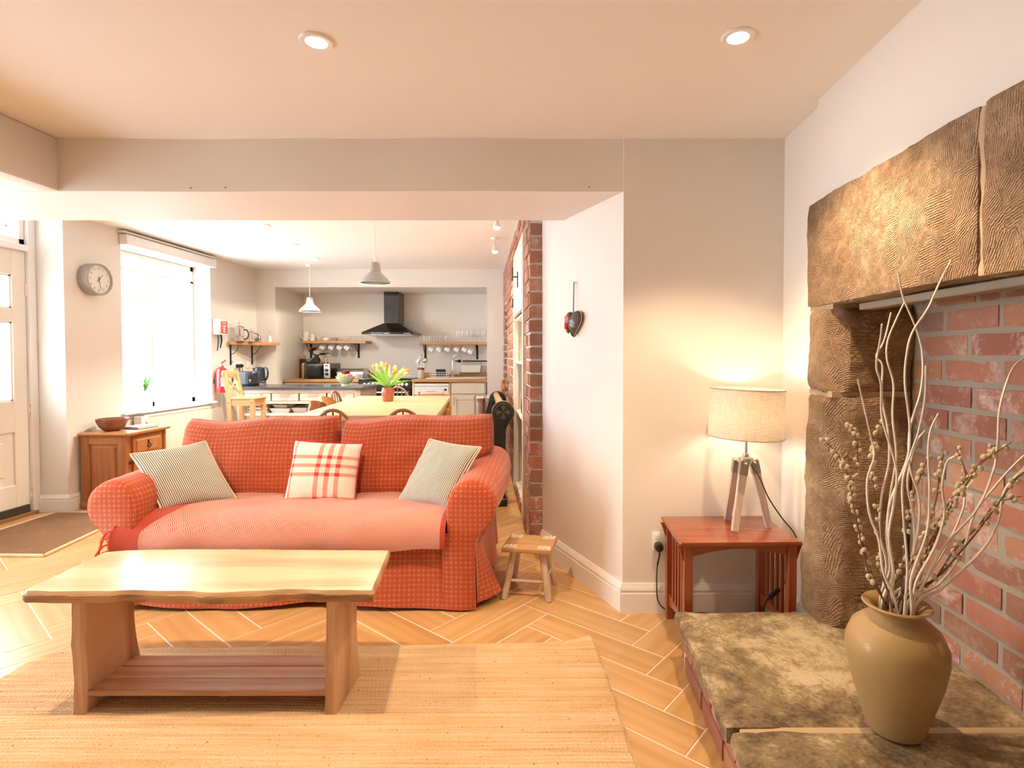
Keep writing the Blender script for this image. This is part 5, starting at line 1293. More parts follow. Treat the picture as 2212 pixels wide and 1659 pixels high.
def utensil(nm, lab, dx, dy, tx, ty, h, head):
    o = thing(nm, lab, 'utensil', (ux+dx, YF+.30+dy, WT+.012), 0, 'utensils in the crock')
    e = Vector((tx, ty, h)); obj('handle', G().tube([(0, 0, 0), e], .0045, 8), M_steel, o); d = e.normalized()
    if head == 'ladle': obj('bowl', G().sphere(e+d*.03+Vector((0, -.01, 0)), (.036, .022, .034), 14, 8), M_steel, o)
    elif head == 'spoon': obj('bowl', G().sphere(e+d*.03, (.020, .006, .034), 12, 8), M_steel, o)
    elif head == 'fork':
        g_ = G()
        for k in (-1, 0, 1): g_.tube([e+Vector((k*.009, 0, 0)), e+d*.06+Vector((k*.011, 0, 0))], .0025, 5)
        obj('tines', g_.tube([e+Vector((-.012, 0, 0)), e+Vector((.012, 0, 0))], .004, 6), M_steel, o)
    else:
        g_ = G()
        for k in range(4): g_.tube([e+Vector((.018*math.cos(k*.785)*math.sin(a_), .018*math.sin(k*.785)*math.sin(a_), .045-.045*math.cos(a_))) for a_ in [2*math.pi*q/16 for q in range(17)]], .0014, 5)
        ob = obj('whisk_wires', g_, M_steel, o); ob['kind'] = 'stuff'
utensil('ladle', 'big steel ladle leaning out of the crock', .012, 0, .04, .005, .20, 'ladle'); utensil('serving_spoon', 'steel serving spoon standing in the crock', -.010, -.012, -.012, -.004, .19, 'spoon')
utensil('serving_fork', 'steel serving fork leaning out of the crock', -.016, .006, -.035, .0, .18, 'fork'); utensil('whisk', 'wire balloon whisk in the crock', 0, .014, -.004, .01, .22, 'whisk')
# ---- microwave etc. on the left worktop
mx0, mx1 = AY(657, 800, YF+.10).x, AY(713, 800, YF+.10).x; mz = .262
mw = thing('microwave', 'black microwave oven with a silver control strip', 'microwave', ((mx0+mx1)/2, YF+.28, WT))
my0 = YF+.10; BXo('body', (mx0, my0+.02, WT+.008), (mx1, my0+.36, WT+mz*.78), M_gblack, mw, .006); zt = WT+mz*.78
dmw = BXo('door', (mx0+.004, my0, WT+.010), (mx1-.085, my0+.022, zt-.002), M_gblack, mw, .004); BXo('door_window', (mx0+.05, my0-.002, WT+.045), (mx1-.125, my0+.002, zt-.045), plain('smoked_glass', (.035, .042, .05), .08), dmw, 0)
BXo('door_handle', (mx1-.112, my0-.022, WT+.03), (mx1-.097, my0-.012, zt-.03), M_gblack, dmw, .003)
mcp = BXo('control_strip', (mx1-.083, my0-.002, WT+.010), (mx1-.002, my0+.022, zt-.002), M_steel, mw, .003)
for z in (WT+.065, WT+.115): obj('dial', G().lathe([(.021, 0), (.019, .014), (0, .015)], (mx1-.043, my0-.002, z), 18, M=Matrix.Rotation(math.pi/2, 4, 'X')), M_blackp, mcp, world=True)
BXo('sticker', (mx1-.065, my0-.004, zt-.042), (mx1-.022, my0-.0015, zt-.018), plain('pink_sticker', (.8, .12, .16), .5), mcp, 0)
for x in (mx0+.03, mx1-.03): obj('foot', G().box((x-.012, my0+.04, WT), (x+.012, my0+.32, WT+.009)), M_blackp, mw, world=True)
# scales on the microwave
kx = AY(676, 760, my0+.12).x
ks = thing('kitchen_scales', 'black cast-iron scales with a brass pan on the microwave', 'scales', (kx+.06, my0+.15, zt))
obj('base', G().prism([(-.15, -.05), (.11, -.05), (.11, .05), (-.15, .05)], 0, .022, bev=.004), M_iron, ks)
obj('pedestal', G().loft([[(x*k-.02, y*k, z) for x, y in ((-.075, -.045), (.045, -.045), (.045, .045), (-.075, .045))] for z, k in ((.02, 1), (.05, .75), (.09, .35), (.11, .3))]), M_iron, ks)
obj('beam', G().tube([(-.085, 0, .125), (-.02, 0, .108), (.085, 0, .125)], .008, 8), M_iron, ks)
obj('pan_post', G().cyl((-.085, 0, .12), (-.085, 0, .165), .012, 12), M_iron, ks); obj('weight_plate', G().box((.03, -.05, .128), (.14, .05, .140), .003), M_iron, ks); obj('plate_post', G().cyl((.085, 0, .12), (.085, 0, .13), .012, 12), M_iron, ks)
obj('pan', G().lathe([(.02, .165), (.035, .172), (.085, .208), (.087, .212), (.082, .212), (.03, .178), (0, .172)], (-.085, 0, 0), 28), M_brass, ks)
for i, (dx, s_) in enumerate(((.155, .75), (.187, .9), (.222, 1.1))):
    o = obj('brass_weight', G().lathe([(0, 0), (.013*s_, 0), (.015*s_, .01*s_), (.010*s_, .03*s_), (.006*s_, .036*s_), (.012*s_, .046*s_), (.008*s_, .056*s_), (0, .058*s_)], (kx+dx-.03, my0+.074, zt+.0003), 16), M_brass, None, origin=(kx+dx-.03, my0+.074, zt))
    tag(o, ('smallest brass weight on the microwave beside the scales', 'middle-sized brass weight on the microwave beside the scales', 'largest brass weight on the microwave beside the scales')[i], 'weight', 'brass weights')
# boards left of the microwave
def board(nm, lab, cat, px0, px1, py0, yy, th_, mat, tilt=0.0):
    xa, xb = max(AY(px0, 800, yy).x, AX0+.005), AY(px1, 800, yy).x; zt_ = AY(px0, py0, yy).z
    o = obj(nm, G().box((xa, 0, 0), (xb, th_, zt_-WT), .006, 2, M=Matrix.Translation((0, yy, WT+.0005))), mat, None, origin=((xa+xb)/2, yy, WT)); return tag(o, lab, cat)
board('chopping_board', 'tall brown wooden chopping board leaning in the alcove corner', 'board', 642, 660, 768, YF+.42, .022, M_work)
board('black_board', 'black board standing between chopping board and microwave', 'board', 647, 662, 775, YF+.36, .012, M_blackp)
board('red_board', 'thin red board beside the microwave', 'board', 650, 652.6, 785, YF+.25, .08, plain('red_plastic', (.6, .04, .03), .5)); board('yellow_board', 'thin yellow-green board beside the microwave', 'board', 653, 656, 784, YF+.24, .08, plain('yellow_plastic', (.62, .58, .18), .5))
# bread bin
bx0, bx1 = AY(725, 800, YF+.18).x, AY(782, 800, YF+.18).x
bbn = thing('bread_bin', 'stainless steel roll-top bread bin on the beech worktop', 'bread bin', ((bx0+bx1)/2, YF+.32, WT))
pf = [(-.12, 0), (.13, 0), (.13, .125), (.06, .132)]+[(.0-.12*math.sin(math.radians(a)), .045+.088*math.cos(math.radians(a))) for a in range(0, 91, 10)]
MBB = Matrix.Translation((bx0, YF+.32, WT+.002)) @ Matrix(((0, 0, 1, 0), (1, 0, 0, 0), (0, 1, 0, 0), (0, 0, 0, 1)))
obj('body', G().prism(pf, 0, bx1-bx0, M=MBB, bev=.002), M_steel, bbn, world=True, smooth=40); obj('handle', G().tube([(bx0+.1, YF+.205, WT+.05), (bx1-.1, YF+.205, WT+.05)], .006, 8), M_steel, bbn, world=True)
tag(obj('beech_board', G().box((bx0-.02, YF+.46, WT+.0005), (min(bx1+.055, CX0-.014), YF+.485, WT+.10), .004), M_work, None, origin=(bx0, YF+.47, WT)), 'beech board standing behind the bread bin', 'board')
# ---- wall shelves with brackets
def wall_shelf(lab, x0, x1, z, bx, depth=.24):
    s_ = thing('wall_shelf', lab, 'shelf', ((x0+x1)/2, YA-depth/2, z-.035), 0, 'thick pine wall shelves')
    BXo('board', (x0, YA-depth, z-.036), (x1, YA-.002, z), M_shelfw, s_, .003)
    for b in bx:
        br = BXo('bracket', (b-.014, YA-.007, z-.236), (b+.014, YA-.002, z-.036), M_iron, s_, .001)
        BXo('bracket_arm', (b-.012, YA-.19, z-.041), (b+.012, YA-.005, z-.0355), M_iron, br, .001)
        obj('bracket_curve', G().tube([Vector((b, YA-.006, z-.17)), Vector((b, YA-.06, z-.14)), Vector((b, YA-.11, z-.09)), Vector((b, YA-.14, z-.042))], .005, 6), M_iron, br, world=True)
    return s_
s1a, s1b = AY(651, 738, YA-.24).x, AY(790, 738, YA-.24).x; zs1 = AY(720, 736, YA-.24).z
wall_shelf('thick pine wall shelf left of the cooker hood', max(s1a, AX0+.004), s1b, zs1, [AY(672, 750, YA).x, AY(775, 750, YA).x])
s2a, s2b = AY(905, 741, YA-.24).x, AX1-.004; zs2 = AY(980, 739, YA-.24).z
wall_shelf('thick pine wall shelf over the sink, right of the cooker hood', s2a, s2b, zs2, [AY(919, 750, YA).x, AY(1031, 750, YA).x])
ysh = YA-.13
def jug(lab, px, h, r, flip=-1, dy=0.0):
    x = AY(px, 730, ysh+dy).x; j = thing('jug', lab, 'jug', (x, ysh+dy, zs1+.0003), 0, 'cream jugs on the shelf')
    obj('body', G().lathe([(0, 0), (r*.95, 0), (r, .01), (r*.93, h*.5), (r*.9, h), (r*.84, h), (r*.86, h*.5), (r*.9, .012), (0, .01)], n=28), M_china, j)
    obj('handle', G().tube(smooth_path([(flip*r*.9, 0, h*.88), (flip*r*1.5, 0, h*.9), (flip*r*1.75, 0, h*.6), (flip*r*1.3, 0, h*.3), (flip*r*.93, 0, h*.22)], 5), .008, 8), M_china, j)
jug('tall cream china jug at the corner end of the shelf', 662, .125, .048); jug('smaller cream china jug beside the tall one on the shelf', 676, .092, .034, dy=-.066)
def dish(nm, lab, px, prof, zsh, mat, cat='bowl', group=None, dy=0):
    x = AY(px, 730, ysh+dy).x; o = obj(nm, G().lathe(prof, (x, ysh+dy, zsh+.0003), 28), mat, None, origin=(x, ysh+dy, zsh)); return tag(o, lab, cat, group)
dish('gravy_boat', 'white china boat-shaped bowl beside the jugs on the shelf', 690, [(0, 0), (.03, 0), (.035, .008), (.062, .045), (.068, .060), (.062, .060), (.03, .014), (0, .012)], zs1, M_wchina, dy=.03)
x = AY(704.3, 730, ysh-.05).x; bd = thing('butter_dish', 'round lidded cream butter dish on the shelf', 'dish', (x, ysh-.05, zs1+.0003)); obj('plate', G().lathe([(0, 0), (.045, 0), (.052, .02), (.047, .02), (0, .008)], n=28), M_china, bd); obj('lid', G().lathe([(.045, .018), (.043, .035), (.025, .045), (.008, .048), (.010, .058), (0, .062)], n=24), M_china, bd)
for k in range(4): dish('small_plate', 'small white plate in the stack on the pine shelf', 722, [(0, .012*k), (.035, .012*k), (.050, .012*k+.010), (.048, .012*k+.0115), (.03, .012*k+.005), (0, .012*k+.004)], zs1, M_wchina, 'plate', 'stacked small plates')
gl_m = None
def tumbler(px, zsh, h, r, lab, group, dy=0.0, stem=False):
    x = AY(px, 730, ysh+dy).x
    if stem: prof = [(0, 0), (.030, 0), (.029, .003), (.005, .006), (.004, .06), (.012, .068), (.030, .09), (.034, .12), (.029, .165), (.027, .165), (.031, .12), (.027, .092), (0, .073)]
    else: prof = [(0, 0), (r*.82, 0), (r*.86, .006), (r, h), (r*.95, h), (r*.82, .014), (0, .012)]
    o = obj('wine_glass' if stem else 'tumbler', G().lathe(prof, (x, ysh+dy, zsh+.0003), 24), M_glass, None, origin=(x, ysh+dy, zsh)); tag(o, lab, 'glass', group)
for px in (735.6, 745.8, 756, 766.2, 783): tumbler(px, zs1, .07, .032, 'clear glass tumbler on the shelf left of the cooker hood', 'tumblers left of the hood')
for px in (758, 773): tumbler(px, zs1, .07, .032, 'clear glass tumbler on the shelf left of the cooker hood', 'tumblers left of the hood', .08)
for px in (918, 929, 940, 952, 965): tumbler(px, zs2, .088, .033, 'clear glass tumbler on the shelf above the sink', 'tumblers above the sink')
for px in (924, 946): tumbler(px, zs2, .088, .033, 'clear glass tumbler on the shelf above the sink', 'tumblers above the sink', .08)
for px in (989.5, 1000.5, 1011.5, 1022.5, 1033.5, 1044.5): tumbler(px, zs2, 0, 0, 'stemmed wine glass on the shelf above the sink', 'wine glasses above the sink', -.03, True)
for px in (997, 1008, 1019, 1030): tumbler(px, zs2, 0, 0, 'stemmed wine glass on the shelf above the sink', 'wine glasses above the sink', .07, True)
def mug(px, zsh, lab, group, drop=0.0, tilt=28, dy=0.0):
    x = AY(px, 755, ysh-.04+dy).x; t = thing('hanging_mug', lab, 'mug', (x, ysh-.04+dy, zsh-.036), 0, group)
    Mm = Matrix.Translation((0, 0, -.020-drop)) @ Matrix.Rotation(math.radians(tilt), 4, 'Y') @ Matrix.Translation((0, 0, -.050)) @ Matrix.Rotation(math.pi/2, 4, 'Y')
    obj('cup', G().lathe([(0, -.036), (.026, -.036), (.032, -.028), (.034, .036), (.031, .036), (.029, -.026), (0, -.03)], (0, 0, 0), 22, M=Mm), M_wchina, t)
    obj('handle', G().tube([Mm @ Vector(p) for p in smooth_path([(-.032, 0, .020), (-.052, 0, .018), (-.058, 0, -.003), (-.050, 0, -.022), (-.031, 0, -.020)], 4)], .0045, 8), M_wchina, t)
    obj('hook', G().tube([(0, 0, 0), (0, 0, -.012), (.008, 0, -.020-drop), (0, 0, -.028-drop)], .002, 5), M_brass, t)
for k, px in enumerate((700, 719, 737, 753, 760)): mug(px, zs1, 'white mug hanging under the shelf left of the cooker hood', 'mugs under the left shelf', dy=.085 if k == 4 else 0)
for k, px in enumerate((934.5, 952, 970, 990, 1007)): mug(px, zs2, 'white mug hanging by its handle under the shelf above the sink', 'mugs under the sink shelf')
mug(1019, zs2, 'lower-hanging white mug at the end of the row above the sink', 'mugs under the sink shelf', .03)
# ---- corner shelf on the left wall
ls0, ls1 = 6.30, 6.905; zls = 1.372
lsh = thing('wall_shelf', 'short pine corner shelf on scrolled brackets by the fire blanket', 'shelf', (XK+.14, 6.6, zls-.035), 0, 'thick pine wall shelves')
obj('board', G().prism([(XK+.002, ls0), (XK+.05, ls0-.01), (XK+.30, ls1-.03), (XK+.30, ls1), (XK+.002, ls1)], zls-.036, zls, bev=.003), M_shelfy, lsh, world=True)
for y in (6.355, 6.81):
    br = BXo('bracket', (XK+.001, y-.012, zls-.27), (XK+.008, y+.012, zls-.036), M_iron, lsh, .001)
    obj('bracket_arm', G().tube([Vector((XK+.004, y, zls-.15)), Vector((XK+.05, y, zls-.13)), Vector((XK+.085, y, zls-.085)), Vector((XK+.10, y, zls-.045)), Vector((XK+.12, y, zls-.040)), Vector((XK+.13, y, zls-.052)), Vector((XK+.12, y, zls-.058))], .004, 6), M_iron, br, world=True)
    obj('scroll', G().tube(arc((XK+.015, y, zls-.235), .010, 200, 480, 12), .003, 5), M_iron, br, world=True)
cf = thing('cafetiere', 'glass and chrome cafetiere with a black handle on the corner shelf', 'cafetiere', (XK+.085, 6.40, zls+.0003))
obj('beaker', G().lathe([(0, .004), (.048, .004), (.049, .16), (.046, .16), (.045, .01), (0, .008)], n=28), M_glass, cf); obj('lid', G().lathe([(.053, .155), (.053, .168), (.035, .185), (0, .19)], n=28), M_chrome, cf)
obj('plunger', G().tube([(0, 0, .06), (0, 0, .215)], .003, 6).sphere((0, 0, .218), .010, 10, 8), M_chrome, cf); obj('filter', G().lathe([(0, .055), (.044, .055), (.044, .062), (0, .062)], n=24), M_chrome, cf)
for k in range(4):
    a = k*math.pi/2+.4; obj('frame_strip', G().box((-.005, -.002, 0), (.005, .002, .155), M=Matrix.Translation((.051*math.cos(a), .051*math.sin(a), 0)) @ Matrix.Rotation(a+math.pi/2, 4, 'Z')), M_chrome, cf)
obj('handle', G().tube(smooth_path([(.05, .0, .14), (.085, 0, .135), (.105, 0, .09), (.09, 0, .04), (.052, 0, .03)], 5), .007, 8), M_blackp, cf); obj('base', G().lathe([(0, 0), (.05, 0), (.05, .006), (0, .006)], n=24), M_blackp, cf)
cf2 = copy_tree(cf, (XK+.155, 6.52, zls+.0003), .5, 'second smaller cafetiere behind the first on the corner shelf'); cf2.scale = (.72, .72, .72); cf['label'] = 'larger glass and chrome cafetiere with black handle on the corner shelf'; cf['group'] = cf2['group'] = 'cafetieres on the corner shelf'
tg = thing('tea_infuser', 'round lidded chrome pot on a wooden stand on the corner shelf', 'pot', (XK+.16, 6.66, zls+.0003)); obj('stand', G().lathe([(0, 0), (.04, 0), (.045, .012), (0, .014)], n=24), M_work, tg); obj('body', G().sphere((0, 0, .052), (.042, .042, .040), 20, 12), M_chrome, tg); obj('knob', G().sphere((0, 0, .098), .007, 10, 8), M_chrome, tg)
sm = thing('salt_mill', 'clear glass salt mill at the end of the corner shelf', 'mill', (XK+.23, 6.80, zls+.0003)); obj('jar', G().lathe([(0, 0), (.026, 0), (.027, .10), (.018, .115), (.018, .13), (0, .132)], n=20), M_glass, sm); obj('salt', G().lathe([(0, .004), (.022, .004), (.022, .085), (0, .086)], n=18), M_wchina, sm); obj('knob', G().sphere((0, 0, .138), .008, 10, 8), M_chrome, sm)
# fire blanket, extinguisher, sockets on the left wall
fy0, fy1 = 6.03, 6.20; fz0, fz1 = AX(478, 723, XK+.06).z, AX(478, 690, XK+.06).z
fbk = thing('fire_blanket', 'white fire blanket box with a red label and black pull straps', 'fire blanket', (XK+.03, 6.1, fz0))
BXo('case', (XK+.001, fy0, fz0), (XK+.065, fy1, fz1), M_whitep, fbk, .005, 2)
fl_ = BXo('label', (XK+.0645, fy0+.045, fz0+.015), (XK+.0665, fy1-.004, fz1-.02), plain('red_label', (.80, .10, .08), .5), fbk, 0)
XF[fl_.name] = XF[fbk.name]
M_ltxt = plain('label_white', (.86, .84, .82), .5)
textmesh('lettering', 'FIRE', .034, M_ltxt, Matrix.Translation((XK+.0672, (fy0+fy1)/2+.02, fz1-.042)) @ MTX, fbk); textmesh('lettering', 'BLANKET', .020, M_ltxt, Matrix.Translation((XK+.0672, (fy0+fy1)/2+.02, fz1-.070)) @ MTX, fbk)
for k in range(3): BXo('pictogram', (XK+.0664, (fy0+fy1)/2, fz0+.028+.028*k), (XK+.0672, (fy0+fy1)/2+.04, fz0+.046+.028*k), M_ltxt, fbk, 0)
for dy in (.03, .085): obj('strap', G().tube([(XK+.04, fy0+dy, fz0+.002), (XK+.045, fy0+dy+.004, fz0-.06), (XK+.035, fy0+dy-.006, fz0-.15-.03*(dy < .05))], [.010, .010, .007], 6, flat=.25), M_blackp, fbk, world=True)
ey = 6.06; ex = thing('fire_extinguisher', 'red fire extinguisher on the wall behind the tall pine chair', 'fire extinguisher', (XK+.075, ey, .80))
obj('cylinder', G().lathe([(0, 0), (.05, 0), (.055, .01), (.055, .235), (.045, .265), (.022, .28), (.022, .29), (0, .29)], n=28), plain('fire_red', (.62, .02, .025), .3, coat=.3), ex)
obj('instruction_label', G().lathe([(.0556, .06), (.0556, .17)], n=28) if False else G().grid(lambda u, v: (.0558*math.cos(-1.2+1.6*u), .0558*math.sin(-1.2+1.6*u), .07+.10*v), 12, 2), M_whitep, ex)
obj('valve', G().lathe([(.020, .285), (.022, .30), (.012, .31), (.012, .325), (0, .326)], n=16), M_chrome, ex); obj('lever', G().tube([(0, -.01, .32), (.0, .05, .345), (0, .075, .36)], [.009, .008, .006], 8), plain('lever_red', (.65, .04, .03), .4), ex); obj('bracket', G().box((-.075, -.03, .10), (-.05, .03, .15)), M_blackp, ex)
for k, px in enumerate((513, 536)):
    p = AX(px, 789 if k == 0 else 787, XK); s_ = thing('kitchen_socket', ('white double socket with two black plugs on the kitchen wall', 'blank white switch plate under the corner shelf')[k], 'socket', (XK, p.y, p.z))
    obj('plate', G().box((.0005, -.07 if k == 0 else -.045, -.045), (.009, .07 if k == 0 else .045, .045), .003, 2), M_whitep, s_)
    if k == 1: obj('rocker', G().box((.008, -.012, -.02), (.012, .012, .02), .001), M_whitep, s_)
    else:
        for dy in (-.032, .032):
            pl_ = thing('mains_plug', ('black plug in the kitchen double socket nearer the window', 'black plug in the kitchen double socket nearer the alcove')[dy > 0], 'plug', (XK+.0095, p.y+dy, p.z-.008), 0, 'kitchen plugs'); obj('body', G().lathe([(.022, 0), (.024, .015), (.016, .038), (0, .04)], n=18, M=MX), M_blackp, pl_); obj('flex', G().tube([(.025, 0, -.01), (.03, 0, -.05), (.02, 0, -.12)], .004, 6), M_blackp, pl_)
# ---- island
IY0, IY1, IZ = 5.93, 6.48, .87
ix0, ix1 = AY(512, 836, IY0).x, AY(778, 836, IY0).x
isl = thing('kitchen_island', 'limed wooden kitchen island with a dark slate top and four drawers', 'kitchen island', ((ix0+ix1)/2, (IY0+IY1)/2, 0))
BXo('slab_top', (ix0-.03, IY0-.03, IZ-.028), (ix1+.03, IY1+.03, IZ), M_slate, isl, .003)
for x in (ix0, ix1-.065):
    for y in (IY0, IY1-.065): BXo('leg', (x, y, 0), (x+.065, y+.065, IZ-.028), M_limedz, isl, .004)
BXo('front_rail', (ix0+.06, IY0+.006, IZ-.068), (ix1-.06, IY0+.03, IZ-.028), M_limed, isl); BXo('front_rail', (ix0+.06, IY0+.006, .685), (ix1-.06, IY0+.03, .715), M_limed, isl); BXo('back_board', (ix0+.06, IY1-.03, .685), (ix1-.06, IY1-.01, IZ-.028), M_limed, isl)
for x in (ix0, ix1-.03): BXo('side_board', (x+.01, IY0+.06, .685), (x+.025, IY1-.06, IZ-.028), M_limedz, isl)
BXo('drawer_base', (ix0+.03, IY0+.03, .690), (ix1-.03, IY1-.03, .70), M_limed, isl)
dwid = (ix1-ix0-.13)/4
for k in range(4):
    a = ix0+.065+dwid*k+.008; b = a+dwid-.016
    d_ = BXo('drawer', (a, IY0+.004, .718), (b, IY0+.026, IZ-.071), M_limed, isl, .003); BXo('drawer_box', (a+.01, IY0+.026, .72), (b-.01, IY1-.04, IZ-.075), M_limed, d_, 0)
    obj('cup_handle', G().tube([((a+b)/2-.05, IY0+.004, .79), ((a+b)/2-.042, IY0-.018, .787), ((a+b)/2+.042, IY0-.018, .787), ((a+b)/2+.05, IY0+.004, .79)], .006, 8), M_steel, d_, world=True)
BXo('shelf', (ix0+.02, IY0+.02, .555), (ix1-.02, IY1-.02, .580), M_limed, isl); BXo('shelf', (ix0+.02, IY0+.02, .16), (ix1-.02, IY1-.02, .185), M_limed, isl)
# crates and dishes on the island shelf
for k, (px0, px1) in enumerate(((516, 578),)):
    xa, xb = ix0+.07, AY(577, 890, IY0+.05).x
    crt = thing('slatted_crate', 'slatted wooden crate on the island shelf', 'crate', ((xa+xb)/2, IY0+.25, .5805))
    for z in (0, .036, .072):
        for y in (IY0+.05, IY0+.25): BXo('slat', (xa, y, .582+z), (xb, y+.01, .610+z), M_limedz, crt, .001)
        for x in (xa, xb-.01): BXo('slat', (x, IY0+.06, .582+z), (x+.01, IY0+.25, .610+z), M_limedz, crt, .001)
    BXo('base', (xa+.01, IY0+.06, .5812), (xb-.01, IY0+.25, .590), M_limedz, crt, .001)
    for x in (xa+.011, xb-.021):
        for y in (IY0+.061, IY0+.236): BXo('corner', (x, y, .5812), (x+.01, y+.014, .686), M_limedz, crt, 0)
def rdish(lab, px0, px1, z, h, yy, mat=M_wchina):
    xa, xb = AY(px0, 895, yy).x, AY(px1, 895, yy).x; cxm = (xa+xb)/2; R_ = []
    for zz, k in ((0, .78), (h, 1.0), (h, .95), (.008, .74)): R_.append([(cxm+(x-cxm)*k, yy+.12+dy*k, z+zz) for x, dy in ((xa, -.11), (xb, -.11), (xb, .11), (xa, .11))])
    tag(obj('baking_dish', G().loft(R_), mat, None, origin=(cxm, yy+.12, z), smooth=20), lab, 'dish', 'baking dishes on the island')
rdish('large white baking dish at the bottom of the stack on the island shelf', 580, 625, .5805, .05, IY0+.06); rdish('smaller white baking dish stacked on the large one', 588, 619, .632, .035, IY0+.07)
rdish('white baking dish beside the stack on the island shelf', 628, 662, .5805, .055, IY0+.08)
tg_ = thing('griddle_pan', 'black griddle pan at the back of the island shelf', 'pan', (AY(640, 885, IY0+.40).x, IY0+.42, .60)); 
obj('pan', G().box((-.14, -.09, .045), (.14, .09, .07), .006), M_iron, tg_); obj('handle', G().tube([(-.14, 0, .06), (-.28, 0, .064)], .012, 8), M_iron, tg_); obj('stand', G().box((-.12, -.07, -.0195), (.12, .07, .046), .004), M_wchina, tg_)
# toaster, kettle
tx = AY(533, 830, IY0+.22).x; tst = thing('toaster', 'ribbed dark navy four-slice toaster on the island', 'toaster', (tx, IY0+.22, IZ+.0003))
n = 72; rings = []
for z, k in ((.0, .80), (.022, .86), (.026, .98), (.09, 1.0), (.142, .98), (.158, .94), (.163, .86)):
    rings.append([((.142*abs(math.cos(t))**.6*math.copysign(1, math.cos(t)))*k*(1+.012*math.cos(t*36)*(1 if .02 < z < .15 else 0)), (.10*abs(math.sin(t))**.6*math.copysign(1, math.sin(t)))*k*(1+.012*math.cos(t*36)*(1 if .02 < z < .15 else 0)), z) for t in [2*math.pi*i/n for i in range(n)]])
obj('shell', G().loft(rings), M_navy, tst, smooth=50)
for y in (-.035, .035): obj('slot', G().box((-.10, y-.016, .162), (.10, y+.016, .166), .003), M_chrome, tst)
ME = Matrix.Translation((.095, -.103, .062)) @ Matrix.Rotation(math.pi/2, 4, 'X')
obj('emblem', G().box((-.002, -.018, 0), (.002, .0, .002), M=ME).box((-.002, 0, 0), (.002, .018, .002), M=ME @ Matrix.Rotation(.7, 4, 'Z')).box((-.002, 0, 0), (.002, .018, .002), M=ME @ Matrix.Rotation(-.7, 4, 'Z')), M_brass, tst)
kx = AY(560, 830, IY0+.40).x; kt = thing('kettle', 'dark navy electric kettle with a big handle on the island', 'kettle', (kx, IY0+.40, IZ+.0003))
obj('base', G().lathe([(0, 0), (.072, 0), (.075, .012), (.072, .020), (0, .022)], n=32), M_chrome, kt); obj('body', G().lathe([(.070, .021), (.072, .03), (.068, .05), (.064, .12), (.058, .19), (.054, .200), (.03, .208), (0, .21)], n=40, fn=lambda a, z: 1+.012*math.cos(a*20)*(1 if .03 < z < .19 else 0)), M_navy, kt)
obj('handle', G().tube(smooth_path([(.050, 0, .195), (.085, 0, .195), (.102, 0, .15), (.094, 0, .09), (.068, 0, .05)], 5), .010, 10), M_navy, kt); obj('spout', G().loft([[(-.052, -.02, .16), (-.052, .02, .16), (-.06, 0, .15)], [(-.055, -.022, .198), (-.055, .022, .198), (-.085, 0, .198)]]), M_navy, kt); obj('band', G().lathe([(.0715, .028), (.0715, .044), (.0695, .044), (.0695, .028), (.0715, .028)], n=32), M_chrome, kt)
# fruit bowl
fx, fy_ = AY(746, 832, IY0+.26).x, IY0+.26
fbw = thing('fruit_bowl', 'pale green footed fruit bowl on the island', 'bowl', (fx, fy_, IZ+.0003))
obj('bowl', G().lathe([(0, 0), (.045, 0), (.042, .012), (.035, .018), (.07, .045), (.098, .085), (.106, .105), (.100, .105), (.09, .085), (.06, .045), (0, .028)], n=36), plain('pale_green_glaze', (.60, .70, .48), .25, coat=.3), fbw)
M_or = plain('orange_peel', (.85, .33, .04), .5, bump=.4, bscale=400); M_yel = plain('yellow_apple', (.80, .62, .14), .35); M_grape = plain('dark_grape', (.11, .015, .04), .3); M_redap = plain('red_apple', (.70, .10, .06), .35)
for lab, dx, dy, dz, r, m in (('orange at the front of the green fruit bowl', -.004, -.052, .098, .030, M_or), ('yellow apple in the green fruit bowl', -.056, -.012, .108, .030, M_yel), ('red apple at the rim of the green fruit bowl', .058, -.014, .104, .030, M_redap), ('orange half hidden at the rim of the green fruit bowl', -.044, .047, .098, .026, M_or), ('red apple at the back of the green fruit bowl', .028, .050, .100, .029, M_redap)):
    f_ = thing('fruit', lab, 'fruit', (fx+dx, fy_+dy, IZ+dz-r), 0, 'fruit in the green bowl'); obj('flesh', G().lathe([(0, .003), (r*.5, 0), (r*.9, r*.4), (r, r), (r*.9, r*1.6), (r*.45, r*1.95), (0, r*1.85)], n=20), m, f_); obj('stalk', G().tube([(0, 0, r*1.8), (.002, 0, r*2.15)], .002, 5), M_stem, f_)
gp = thing('grape_bunch', 'bunch of dark grapes on top of the green fruit bowl', 'grapes', (fx+.004, fy_, IZ+.137))
grm = None
for k in range(26):
    p = (rnd.uniform(-.034, .042), rnd.uniform(-.036, .034), rnd.uniform(.0, .030))
    if grm is None: grm = obj('grape', G().sphere((0, 0, 0), .0115, 10, 8), M_grape, gp); g_ = grm
    else: g_ = link_copy(grm, gp)
    g_.location = p
obj('stalk', G().tube([(0, 0, .0), (.01, 0, .03), (.02, 0, .05)], .002, 5), M_stem, gp)
